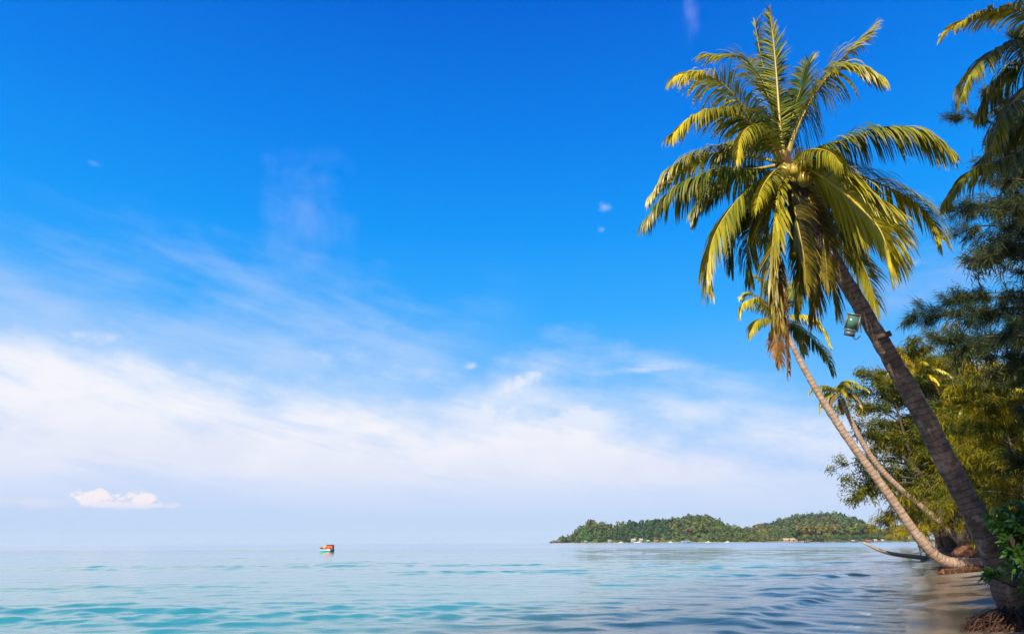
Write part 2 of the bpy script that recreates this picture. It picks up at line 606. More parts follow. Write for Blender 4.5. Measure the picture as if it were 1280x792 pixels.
def frond(parent, ctrl, L=0.8, n=130, twist=0.0, droop=0.7, az=None, yel=0.15, yel_tip=0.3, dry=0.0, dry_tip=0.0,
          w=0.0175, bare=0.13, sides=(1, -1), forward=0.45, rib=0.035, seed=0, label=None, name='frond', cx=None):
    """one feather leaf: leaflets in one mesh, midrib a child mesh"""
    r = np.random.default_rng(seed + 101)
    R = spline(ctrl, 64)
    if cx is not None:
        R = R - cx
    T = nrm(np.gradient(R, axis=0))
    hv = R[-1] - R[0]
    hv[2] = 0
    if az is not None:
        hv = np.array([math.sin(az), math.cos(az), 0])
    if np.linalg.norm(hv) < 1e-3:
        hv = np.array([0, -1.0, 0])
    hv = nrm(hv)
    Sv = np.cross(hv, [0, 0, 1.0])[None].repeat(64, 0)
    Sv = nrm(Sv - T * (Sv * T).sum(1, keepdims=True))
    Nv = np.cross(Sv, T)
    tw = np.linspace(0.5, 1, 64)[:, None] * twist
    S2 = Sv * np.cos(tw) + Nv * np.sin(tw)
    N2 = np.cross(S2, T)
    mb = MB()
    K = 6
    for sg in sides:
        t = np.linspace(bare, 0.995, n) + r.normal(0, 0.003, n)
        t = np.clip(t, bare, 0.999)
        # gaps, broken leaflets
        keep = r.random(n) > 0.05
        t = t[keep]
        nn = len(t)
        fi = t * 63
        i0 = np.clip(fi.astype(int), 0, 62)
        fr = (fi - i0)[:, None]

        def at(A):
            return A[i0] * (1 - fr) + A[i0 + 1] * fr
        p, T_, S_, N_ = at(R), nrm(at(T)), nrm(at(S2)), nrm(at(N2))
        tt = (t - bare) / (1 - bare)
        prof = np.interp(tt, [0, 0.08, 0.3, 0.6, 0.85, 1], [0.5, 0.85, 1.0, 0.95, 0.75, 0.5])
        Ln = L * prof * r.uniform(0.8, 1.1, nn)
        Ln = np.where(r.random(nn) < 0.07, Ln * r.uniform(0.3, 0.7, nn), Ln)
        a = forward + 0.75 * tt ** 1.5 + r.normal(0, 0.07, nn)
        wob = np.interp(t, np.linspace(0, 1, 9), r.normal(0, 0.18, 9))
        D = nrm(S_ * sg * np.cos(a)[:, None] + T_ * np.sin(a)[:, None] + N_ * (0.25 + wob + r.normal(0, 0.07, nn))[:, None])
        dr = droop * r.uniform(0.75, 1.3, nn)
        C = np.zeros((nn, K, 3))
        W = np.zeros((nn, K, 3))
        q = p.copy()
        d = D
        wl = np.array([0.55, 1.0, 1.0, 0.85, 0.55, 0.06]) * w
        ws = (0.65 + 0.35 * prof) * r.uniform(0.8, 1.15, nn)
        for j in range(K):
            C[:, j] = q
            Wd = nrm(np.cross(d, np.cross(T_, d)) * 1.0 + np.cross(d, N_) * r.normal(0, 0.12, nn)[:, None] + N_ * 0.35)
            Wd = nrm(Wd - d * (Wd * d).sum(1, keepdims=True))
            W[:, j] = Wd * (wl[j] * ws)[:, None]
            d = nrm(d + np.array([0, 0, -1.0]) * (dr * (0.28 + 0.12 * j))[:, None])
            q = q + d * (Ln / (K - 1))[:, None]
        V, Fq = strips(C, W)
        rep = 2 * K
        rn = np.repeat(r.random(nn), rep)
        tipw = np.tile(np.repeat(np.linspace(0, 1, K), 2), nn)
        ye = np.repeat(np.clip(yel * .72 + yel_tip * .95 * tt ** 1.7 + r.normal(0, 0.10, nn), 0, 1), rep)
        dy = np.repeat(np.clip(dry + dry_tip * tt ** 2 + r.normal(0, 0.04, nn), 0, 1), rep)
        dy = np.clip(dy + 0.35 * tipw ** 4 * np.repeat(r.random(nn), rep), 0, 1)
        mb.add(V, Fq, rnd=rn, yel=ye, dry=dy)
    o = mb.build(name, MAT['palm_leaf'], parent)
    if label:
        o['label'] = label
    rb = MB()
    rr = rib * np.interp(np.linspace(0, 1, 64), [0, 0.06, 0.2, 0.6, 1], [1.6, 1.15, 0.8, 0.45, 0.12])
    V, Fq, al = tube(R, rr, 6)
    rb.add(V, Fq, rnd=0.5, yel=max(0.0, yel), dry=dry)
    rb.build('midrib', MAT['palm_rib'], o)
    return o


def trunk_mesh(ctrl, n, ringd=0.16, m=None, sides=14, jit=0.012):
    """ctrl rows: x,y,z,radius"""
    A = spline(ctrl, n)
    R, rad = A[:, :3], A[:, 3]
    L = np.concatenate([[0], np.cumsum(np.linalg.norm(np.diff(R, axis=0), axis=1))])
    ph = (L / ringd) % 1
    rad = rad * (1 + 0.03 * np.where(ph < 0.8, ph, (1 - ph) * 4) + 0.02 * np.sin(L * 2.1) + 0.015 * np.sin(L * 5.3))
    V, Fq, al = tube(R, rad, sides)
    V = V + (vnoise(V * 6, 3) * jit)[:, None] * nrm(V - np.repeat(R, sides, 0).tolist() if False else np.vstack([V[:n * sides] - np.repeat(R, sides, 0), np.zeros((2 * sides, 3))]) + 1e-6)
    return mesh_np('trunk', V, Fq, m, {'along': al})


def coconuts(parent, c, nn, r0, seed, spread, nm='coconut'):
    r = np.random.default_rng(seed)
    bm = bmesh.new()
    bmesh.ops.create_icosphere(bm, subdivisions=3, radius=1)
    for v in bm.verts:
        z = v.co.z
        k = 1 - 0.12 * z
        v.co.x *= k * (1 + 0.06 * math.cos(3 * math.atan2(v.co.y, v.co.x)))
        v.co.y *= k
        v.co.z *= 1.15
    for f in bm.faces:
        f.smooth = True
    me = bpy.data.meshes.new(nm)
    bm.to_mesh(me)
    bm.free()
    me.materials.append(MAT['nut'])
    for k in range(nn):
        o = link(nm, me, parent)
        a = r.uniform(0, 6.28)
        o.location = Vector(c) + Vector((math.cos(a) * spread * r.uniform(0.6, 1), math.sin(a) * spread * r.uniform(0.6, 1), r.uniform(-0.8, 0.6) * spread))
        o.scale = [r0 * r.uniform(0.85, 1.15)] * 3
        o.rotation_euler = (r.uniform(-0.6, 0.6), r.uniform(-0.6, 0.6), r.uniform(0, 6))
    return me


def fibre_sheath(parent, c, up, h, rad, seed):
    """tattered brown cloth of leaf bases round the top of the trunk"""
    r = np.random.default_rng(seed)
    mb = MB()
    n = 130
    a = r.uniform(0, 6.28, n)
    C = np.zeros((n, 5, 3))
    W = np.zeros((n, 5, 3))
    for j in range(5):
        u = j / 4
        rr = rad * (0.75 + 0.75 * u) * r.uniform(0.8, 1.2, n)
        hh = (-0.6 + 1.3 * u) * h * r.uniform(0.7, 1.1, n)
        C[:, j] = np.array(c) + np.stack([np.cos(a) * rr, np.sin(a) * rr, hh], -1)
        W[:, j] = np.stack([-np.sin(a), np.cos(a), 0 * a], -1) * 0.05 * (1.1 - u)
    V, Fq = strips(C, W)
    mb.add(V, Fq)
    return mb.build('leaf_sheath', MAT['fibre'], parent)


# ---- the tall palm
Y0 = 13.0
base = P(1266, 752, Y0)
palm = thing('coconut_palm', 'tallest coconut palm, grey ringed trunk leaning left with a floodlight on it', 'palm tree', tuple(base))
tc = [(1277, 768, .33), (1265, 742, .29), (1247, 700, .235), (1219, 643, .202), (1182, 575, .188), (1149, 510, .176), (1111, 443, .162), (1077, 385, .148),
      (1046, 332, .132), (1013, 270, .12), (990, 225, .11)]
ctrl = np.array([list(P(x, y, Y0 - 0.9 * (k / 10)) - base) + [w] for k, (x, y, w) in enumerate(tc)])
o = link('trunk', trunk_mesh(ctrl, 330, 0.15, MAT['palm_bark']), palm)
top = P(988, 208, 12.1)


def fr(pts, **kw):
    """pts: (px, py, depth offset from the crown)"""
    kw.setdefault('seed', len(palm.children) * 7)
    c = [P(x, y, 12.1 + d) - base for x, y, d in pts]
    return frond(palm, c, **kw)


# upright
fr([(980, 200, 0), (975, 154, .1), (970, 86, .2), (966, 44, .25), (962, 15, .2)], L=0.67, droop=.15, yel=.2, yel_tip=0.0, az=math.pi, forward=.75, rib=.045)
fr([(976, 198, 0.2), (968, 150, .5), (951, 98, .8), (925, 74, 1.0), (888, 68, 1.1)], L=0.96, droop=.55, yel=.12, yel_tip=.25)
fr([(980, 198, .3), (966, 130, .7), (952, 75, 1.0), (944, 30, 1.1)], L=0.70, droop=.2, yel=.05, yel_tip=.1, az=-1.6, forward=.7)
fr([(974, 200, -.1), (960, 168, -.2), (931, 133, -.4), (902, 104, -.5), (872, 91, -.6), (848, 95, -.7)], L=0.84, droop=.8, yel=.25, yel_tip=.75)
fr([(974, 202, -.1), (958, 178, -.4), (930, 148, -.8), (890, 137, -1.1), (862, 148, -1.3), (843, 166, -1.4)], L=0.79, droop=.8, yel=.1, yel_tip=.75)
fr([(978, 202, -.3), (962, 172, -.9), (940, 158, -1.3), (926, 172, -1.6), (921, 200, -1.7)], L=0.54, droop=1.0, yel=.2, yel_tip=.6, n=80)
fr([(982, 198, .1), (1000, 148, .1), (1028, 98, 0), (1056, 70, -.1), (1078, 52, -.15), (1090, 40, -.2)], L=0.77, droop=.5, yel=.25, yel_tip=.35)
fr([(984, 200, -.1), (998, 158, -.3), (1020, 116, -.5), (1042, 90, -.7), (1068, 84, -.9), (1092, 92, -1.0)], L=1.02, droop=1.0, yel=.05, yel_tip=.55, seed=5)
fr([(982, 200, .5), (990, 150, .9), (1003, 105, 1.2), (1012, 78, 1.4)], L=0.77, droop=.3, yel=.0, yel_tip=.1, az=1.2, forward=.6)
# right
fr([(990, 204, 0), (1012, 190, 0), (1058, 175, -.1), (1096, 164, -.2), (1130, 161, -.3), (1160, 170, -.4), (1186, 187, -.5)], L=0.95, droop=1.15, yel=.1, yel_tip=.3, n=145)
fr([(990, 208, .2), (1026, 205, .5), (1066, 216, .8), (1108, 233, 1.0), (1140, 250, 1.1), (1162, 270, 1.2), (1176, 298, 1.2)], L=0.97, droop=.9, yel=.15, yel_tip=.45, n=145)
fr([(990, 208, -.2), (1014, 213, -.7), (1044, 232, -1.2), (1074, 258, -1.6), (1098, 284, -1.9), (1110, 312, -2.0)], L=1.28, droop=.75, yel=.5, yel_tip=.4, n=169, w=.024, twist=.5, az=1.9, rib=.05)
fr([(992, 212, .4), (1018, 238, .9), (1050, 285, 1.2), (1078, 330, 1.3), (1096, 378, 1.3)], L=0.90, droop=.6, yel=.1, yel_tip=.4)
fr([(992, 206, -.2), (1012, 188, -.9), (1036, 190, -1.5), (1052, 205, -1.9)], L=0.70, droop=1.0, yel=.3, yel_tip=.2, n=80)
# hanging
fr([(984, 212, -.3), (974, 240, -.8), (968, 285, -1.1), (967, 335, -1.2), (973, 375, -1.2), (980, 400, -1.15)], L=1.00, droop=.35, yel=.42, yel_tip=.15, dry=.05, dry_tip=.5,
   az=math.pi + .5, twist=-.9, n=153, rib=.05, forward=.85, w=.026)
fr([(978, 214, -.4), (971, 280, -.9), (976, 355, -1.1), (981, 405, -1.1), (985, 462, -1.05)], L=0.54, droop=.9, dry=.85, yel=.2, az=math.pi, n=97, forward=1.0, bare=.3,
   label='dead brown frond hanging straight down')
fr([(992, 216, .5), (1006, 258, 1.1), (1018, 320, 1.3), (1020, 365, 1.3), (1014, 392, 1.3)], L=0.92, droop=.4, dry=.45, dry_tip=.1, yel=.2, az=.5, forward=.8)
fr([(994, 214, .3), (1016, 262, .8), (1034, 320, .9), (1044, 360, .9), (1046, 385, .9)], L=0.84, droop=.4, dry=.25, yel=.15, az=1.0, forward=.8)
fr([(990, 216, .8), (1000, 270, 1.5), (1000, 330, 1.7), (996, 385, 1.7)], L=0.77, droop=.5, dry=.1, yel=.05, az=.2, forward=.8)
# left
fr([(978, 210, -.1), (955, 225, -.3), (926, 246, -.5), (904, 274, -.6), (890, 303, -.7), (886, 332, -.7), (889, 354, -.7)], L=1.00, droop=.85, yel=.1, yel_tip=.6, n=145)
fr([(980, 212, .4), (958, 240, .9), (942, 270, 1.1), (934, 305, 1.2), (936, 345, 1.2)], L=0.84, droop=.7, yel=.0, yel_tip=.05)
fr([(976, 206, 0), (940, 212, .1), (898, 214, .2), (862, 226, .3), (832, 246, .3), (810, 273, .3)], L=0.92, droop=1.1, yel=.1, yel_tip=.15, n=145)
fr([(976, 204, .3), (948, 197, .6), (911, 191, .9), (875, 195, 1.1), (844, 211, 1.2), (815, 243, 1.3)], L=0.79, droop=.9, yel=.25, yel_tip=.5, n=136)
fr([(980, 206, -.3), (966, 216, -.9), (952, 236, -1.3), (944, 262, -1.5)], L=0.51, droop=.9, yel=.4, yel_tip=.2, n=64)
fr([(990, 214, .1), (1004, 236, .2), (1020, 268, .1), (1030, 305, 0), (1034, 345, 0)], L=.8, droop=.6, dry=.35, yel=.1, n=108, az=1.2)
fr([(986, 214, .2), (990, 240, -.1), (996, 275, -.3), (1004, 315, -.4), (1008, 350, -.4)], L=.75, droop=.5, dry=.3, yel=.15, n=108, az=2.0, twist=.5)
fr([(982, 212, .3), (966, 236, .6), (958, 268, .7), (956, 300, .7)], L=.7, droop=.7, yel=.02, n=96)
fr([(978, 202, .2), (962, 186, .5), (940, 178, .7), (918, 180, .9), (900, 190, 1.0)], L=.75, droop=.8, yel=.05, n=108)
for pts_, kw_ in [
    ([(986, 208, .5), (1016, 222, 1.1), (1046, 250, 1.5), (1068, 290, 1.7), (1074, 330, 1.7)], dict(L=.85, droop=.7, yel=.0, yel_tip=.1)),
    ([(982, 212, .6), (1000, 250, 1.3), (1010, 300, 1.6), (1012, 350, 1.6)], dict(L=.85, droop=.5, yel=.0, dry=.1)),
    ([(980, 212, .5), (950, 232, 1.1), (926, 262, 1.5), (914, 300, 1.6), (914, 330, 1.6)], dict(L=.8, droop=.7, yel=.0, yel_tip=.1)),
    ([(978, 206, .4), (940, 214, 1.0), (906, 226, 1.3), (880, 246, 1.4), (866, 270, 1.4)], dict(L=.75, droop=.9, yel=.0, yel_tip=.2)),
]:
    fr(pts_, n=120, w=.02, **kw_)
coconuts(palm, tuple(P(989, 219, 11.62) - base), 10, 0.118, 3, 0.30)
fibre_sheath(palm, P(990, 222, 12.1) - base, None, 0.7, 0.2, 2)

# the mound of old roots it stands on
rb = MB()
V, Fq = lump(P(1292, 822, 12.7) - base, (1.05, 0.95, 0.76), 5, 0.2, 1.6, 4)
me = mesh_np('root_mound', V, Fq, MAT['root'])
link('root_mound', me, palm)
rc = P(1292, 822, 12.7) - base
r_ = np.random.default_rng(12)
mb = MB()
for k in range(110):
    a0 = r_.uniform(2.2, 5.6)
    pts = []
    for j in range(8):
        u = j / 7
        th = 0.25 + 1.35 * u
        a = a0 + 0.5 * math.sin(u * 4 + k) * 0.4
        pts.append(rc + np.array([math.cos(a) * math.sin(th) * 1.09, math.sin(a) * math.sin(th) * 1.0, math.cos(th) * 0.76]) * (1 + 0.05 * math.sin(9 * u + k) - .03) + r_.normal(0, .05, 3))
    mb.tube(spline(pts, 18), np.linspace(.018, .004, 18) * r_.uniform(.2, 1.0), 5)
mb.build('roots', MAT['fibre'], palm)

# ---- floodlight and stub pole on the tall palm


def frame_at(x, y, Y, roll):
    """axes for something facing left-front: returns origin + 3x3 columns"""
    return P(x, y, Y)


fl_c = P(1065, 403, 11.95)
fl = thing('floodlight', 'grey floodlight with greenish glass fixed to the left side of the tallest palm trunk', 'floodlight', tuple(fl_c))
rz, ry = math.radians(14), math.radians(-24)
Rm = np.array(Matrix.Rotation(math.radians(-12), 3, 'Z') @ Matrix.Rotation(math.radians(17), 3, 'Y') @ Matrix.Rotation(math.radians(12), 3, 'X'))
b = MB()
# housing: tapered box, open face towards the camera
w_, h_, d_ = 0.098, 0.138, 0.045
fr0 = np.array([[-w_, -d_, -h_], [w_, -d_, -h_], [w_, -d_, h_], [-w_, -d_, h_]])
bk0 = np.array([[-w_ * .7, d_ * 1.6, -h_ * .7], [w_ * .7, d_ * 1.6, -h_ * .7], [w_ * .7, d_ * 1.6, h_ * .7], [-w_ * .7, d_ * 1.6, h_ * .7]])
V = np.vstack([fr0, bk0]) @ Rm.T
b.add(V, [[0, 1, 2, 3], [4, 7, 6, 5], [0, 4, 5, 1], [1, 5, 6, 2], [2, 6, 7, 3], [3, 7, 4, 0]])
for (cx_, cz_, sx_, sz_) in ((0, h_ + .008, 2 * w_ + .05, .026), (0, -h_ - .008, 2 * w_ + .05, .026), (-w_ - .008, 0, .026, 2 * h_ - .01), (w_ + .008, 0, .026, 2 * h_ - .01)):
    b.box(Rm @ np.array([cx_, -d_ - .004, cz_]), (sx_, .04, sz_), Rm)
b.build('housing', plain('grey_metal', (0.13, 0.145, 0.15), 0.45, 0.5, 0.1, 0.3), fl, smooth=False)
b = MB()
b.box(Rm @ np.array([0, -d_ - .006, 0.0]), (2 * w_ - .02, .012, 2 * h_ - .02), Rm)
b.build('glass', plain('green_glass', (0.065, 0.16, 0.13), 0.12, 0.6, 0.05), fl, smooth=False)
b = MB()
b.box(Rm @ np.array([0.0, 0.0, -h_ - .07]), (.17, .10, .085), Rm)
b.build('ballast_box', plain('dark_metal', (0.13, 0.14, 0.16), 0.5, 0.5, 0.1, 0.3), fl, smooth=False)
b = MB()
b.tube(spline([Rm @ np.array([w_, 0, h_ * .9]), Rm @ np.array([w_ + .05, .03, 0]), Rm @ np.array([w_ + .10, .06, -h_])], 12), .014, 6)
b.tube(spline([Rm @ np.array([.06, .02, -h_ - .10]), Rm @ np.array([.13, .04, -h_ - .15]), Rm @ np.array([w_ + .10, .06, -h_ - .06])], 12), .010, 6)
b.build('bracket', plain('bracket_metal', (0.5, 0.5, 0.48), 0.4, 0.5, 0.1, 0.4), fl)

pg_c = P(1100, 421, 12.05)
b = MB()
dv = P(1114, 416, 11.95) - pg_c
b.tube([np.zeros(3) - dv * .3, dv * .5, dv], .052, 10)
o = b.build('stub_pole', MAT['dark_wood'], None)
o.location = pg_c
tag(o, 'short dark stub of pole jutting out on the right of the tallest palm trunk', 'stub')

# ---- the palm growing out over the water (bent at its base)
Y1 = 33.0
b1_ = P(1232, 712, Y1)
palm2 = thing('coconut_palm', 'coconut palm bent at its foot, sunlit pinkish trunk lying low then rising left', 'palm tree', tuple(b1_))
tc = [(1246, 705, .26, 0), (1222, 704.5, .26, 0), (1196, 703.5, .26, 0), (1178, 699.5, .25, 0), (1163, 688, .24, 0), (1146, 668, .215, 0), (1122, 634, .20, .0), (1097, 599, .19, .0), (1062, 551, .175, .0), (1030, 503, .16, .0),
      (1005, 460, .14, .0), (985, 420, .125, 0), (975, 398, .12, 0)]
ctrl = np.array([list(P(x, y, Y1 - 1.2 * k / 12) - b1_) + [w] for k, (x, y, w, q) in enumerate(tc)])
link('trunk', trunk_mesh(ctrl, 260, 0.22, MAT['palm_bark_warm'], 14, 0.02), palm2)
mb = MB()
V, Fq = lump((0, 0, 0), (1.22, 0.52, 0.42), 5, 0.09, 2.2, 9)
V = np.sign(V) * np.abs(V / np.array([1.25, .55, .45])) ** 0.85 * np.array([1.25, .5, .52]) + (P(1208, 714.5, Y1) - b1_)
link('root_bole', mesh_np('root_bole', V, Fq, MAT['root']), palm2)
mb = MB()
r_ = np.random.default_rng(5)
bc = P(1208, 714, Y1) - b1_
for k in range(90):
    x0 = r_.uniform(-1.15, 1.15)
    y0 = -0.5 * math.sqrt(max(0, 1 - (x0 / 1.3) ** 2)) - .02
    L_ = r_.uniform(.25, .5)
    pts = [bc + np.array([x0 + r_.normal(0, .02), y0 - .03 * (1 - abs(u - .4)), .12 - u * L_]) for u in np.linspace(0, 1, 6)]
    mb.tube(pts, np.linspace(.022, .01, 6), 5)
mb.build('roots', MAT['fibre'], palm2)


def fr2(root, org, Yc, pts, **kw):
    kw.setdefault('seed', len(root.children) * 5 + int(Yc))
    c = [P(x, y, Yc + d) - org for x, y, d in pts]
    return frond(root, c, **kw)


Yc = 31.8
for pts, kw in [
    ([(974, 398, 0), (962, 385, 0), (945, 374, 0), (930, 378, -.2), (926, 392, -.3)], dict(yel=.6, yel_tip=.4, droop=1.0)),
    ([(974, 398, 0), (955, 382, .5), (940, 368, .8), (929, 370, 1.0)], dict(yel=.3, yel_tip=.5, droop=.7)),
    ([(974, 396, 0), (965, 372, .4), (955, 352, .7), (944, 345, .9)], dict(yel=.1, yel_tip=.3, droop=.6)),
    ([(976, 398, 0), (985, 375, .5), (994, 356, .9), (1006, 350, 1.2)], dict(yel=.1, yel_tip=.3, droop=.6)),
    ([(976, 398, 0), (992, 394, -.3), (1010, 396, -.6), (1026, 408, -.8), (1035, 428, -.9)], dict(yel=.65, yel_tip=.4, droop=.9)),
    ([(978, 400, 0), (996, 408, .4), (1016, 424, .6), (1032, 442, .7), (1042, 464, .7)], dict(yel=.0, yel_tip=.0, droop=.8)),
    ([(976, 400, .2), (988, 404, .8), (1000, 416, 1.1), (1005, 440, 1.2)], dict(yel=.1, dry=.3, droop=.6)),
    ([(972, 400, 0), (958, 398, -.4), (945, 402, -.6), (938, 416, -.7)], dict(yel=.4, yel_tip=.3, droop=1.0)),
    ([(974, 402, 0), (970, 420, -.2), (972, 440, -.3), (975, 455, -.3)], dict(dry=.8, droop=.5, az=math.pi)),
    ([(976, 396, 0), (975, 370, -.3), (972, 345, -.5), (968, 338, -.6)], dict(yel=.2, droop=.3, az=-1.5)),
]:
    fr2(palm2, b1_, Yc, pts, L=.85, n=62, w=.036, rib=.04, **kw)
coconuts(palm2, tuple(P(976, 401, Yc - .3) - b1_), 5, .13, 8, .3)


def auto_palm(name, label, base_pt, ctrl4, crown, nf, Lf, seed, ll=.7, dens=40, w=.04, yel=(.1, .4), nuts=0, lean=0.0, m='palm_bark_warm', dryn=2, ntr=120):
    """palm with a computed crown; ctrl4 world rows x,y,z,r"""
    r = np.random.default_rng(seed)
    root = thing(name, label, 'palm tree', tuple(base_pt))
    c4 = np.array(ctrl4, float)
    c4[:, :3] -= base_pt
    link('trunk', trunk_mesh(c4, ntr, .2, MAT[m], 10), root)
    cr = np.array(crown) - base_pt
    for k in range(nf):
        a = k * 2.39996 + r.normal(0, .15)
        u = (k + .5) / nf
        e0 = 1.35 - 1.6 * u + r.normal(0, .08)       # start elevation
        L = Lf * (0.8 + .3 * math.sin(math.pi * min(1, u * 1.1))) * r.uniform(.88, 1.1)
        p, pts, e = cr.copy(), [cr.copy()], e0
        for j in range(5):
            d = np.array([math.cos(a) * math.cos(e), math.sin(a) * math.cos(e), math.sin(e)])
            p = p + d * L / 5
            pts.append(p.copy())
            e -= (0.28 + .16 * (1 - u)) * r.uniform(.8, 1.25)
        frond(root, pts, L=ll, n=dens, w=w, droop=r.uniform(.6, 1.0), yel=r.uniform(*yel), yel_tip=r.uniform(.1, .5), dry=.7 if k >= nf - dryn else 0.0, rib=.035, seed=seed * 31 + k)
    if nuts:
        coconuts(root, tuple(cr - np.array([0, 0, .15])), nuts, .12, seed, .28)
    return root


def px_trunk(lst, Y, dY=0.0):
    return [list(P(x, y, Y + dY * k / (len(lst) - 1))) + [w] for k, (x, y, w) in enumerate(lst)]


Y2 = 46.
t = px_trunk([(1216, 694, .28), (1192, 668, .23), (1163, 642, .20), (1130, 615, .19), (1100, 585, .18), (1080, 556, .165), (1062, 522, .15), (1052, 498, .14)], Y2, -1)
auto_palm('coconut_palm', 'thin young coconut palm with a pale S-curved trunk behind the bent palm', np.array(t[0][:3]), t, P(1050, 492, Y2 - 1), 13, 2.1, 21, ll=.55, dens=34, w=.045, yel=(.15, .5), dryn=3)
t = px_trunk([(1188, 640, .2), (1168, 560, .18), (1150, 500, .16), (1146, 474, .15)], 50.)
auto_palm('coconut_palm', 'yellowish coconut palm poking out of the casuarina tops beside the tall trunk', P(1192, 690, 50), [list(P(1192, 690, 50)) + [.24]] + t, P(1145, 470, 50), 14, 2.3, 33, ll=.6, dens=34, w=.045, yel=(.4, .8), m='bark')
t = px_trunk([(1256, 640, .2), (1250, 580, .18), (1244, 520, .16), (1241, 505, .15)], 42.)
auto_palm('coconut_palm', 'bright green coconut palm in front of the casuarinas at the right edge', P(1258, 690, 42), [list(P(1258, 690, 42)) + [.24]] + t, P(1241, 502, 42), 16, 2.5, 47, ll=.65, dens=38, w=.042, yel=(.25, .6), m='bark')

# ---- the palm whose fronds hang in from the top right corner
Y3 = 11.5
b3_ = P(1420, 760, Y3)
palm5 = thing('coconut_palm', 'shaded coconut palm with dark drooping fronds hanging in at the top right corner', 'palm tree', tuple(b3_))
ctrl = np.array([list(P(x, y, Y3) - b3_) + [w] for x, y, w in [(1420, 760, .3), (1405, 620, .24), (1385, 440, .21), (1355, 240, .18), (1335, 110, .17)]])
link('trunk', trunk_mesh(ctrl, 200, .15, MAT['palm_bark']), palm5)
for pts, kw in [
    ([(1332, 100, 0), (1305, 40, -.1), (1275, 14, -.2), (1240, 14, -.3), (1205, 26, -.4), (1181, 42, -.4)], dict(yel=.3, yel_tip=.6, droop=.6, L=0.60)),
    ([(1332, 100, 0), (1300, 52, -.4), (1270, 52, -.7), (1240, 66, -.9), (1215, 90, -1.0), (1203, 118, -1.0)], dict(yel=.1, yel_tip=.3, droop=.8, L=0.84)),
    ([(1332, 104, .2), (1304, 76, .5), (1274, 82, .8), (1246, 104, 1.0), (1226, 138, 1.1)], dict(yel=.0, droop=.9, L=0.90)),
    ([(1332, 104, -.2), (1310, 95, -.7), (1284, 110, -1.1), (1258, 140, -1.3), (1240, 180, -1.4)], dict(yel=.0, droop=.9, L=0.90)),
    ([(1332, 110, .2), (1304, 130, .6), (1272, 160, .9), (1244, 180, 1.0), (1224, 204, 1.1)], dict(yel=.05, droop=.8, L=0.78)),
    ([(1334, 112, -.1), (1312, 150, -.3), (1280, 186, -.4), (1246, 202, -.5), (1212, 217, -.6), (1184, 247, -.6)], dict(yel=.0, yel_tip=.2, droop=.9, L=0.86)),
    ([(1336, 112, .4), (1320, 160, .8), (1300, 215, 1.0), (1284, 260, 1.0)], dict(yel=.1, dry=.4, droop=.7, L=0.78)),
    ([(1336, 100, .3), (1322, 30, .7), (1300, -20, 1.0), (1270, -40, 1.1)], dict(yel=.3, droop=.6, L=0.84)),
    ([(1340, 100, .3), (1370, 50, .7), (1410, 40, 1.0), (1450, 80, 1.1)], dict(yel=.3, droop=.6, L=0.84)),
    ([(1340, 104, -.3), (1370, 80, -.9), (1410, 100, -1.4), (1440, 160, -1.7)], dict(yel=.3, droop=.6, L=0.84)),
    ([(1336, 104, -.5), (1330, 80, -1.5), (1325, 110, -2.2), (1322, 170, -2.5)], dict(yel=.2, droop=.6, L=0.84)),
]:
    fr2(palm5, b3_, Y3, pts, n=105, w=.022, rib=.035, **kw)

# ---------------------------------------------------------------- casuarinas and other trees


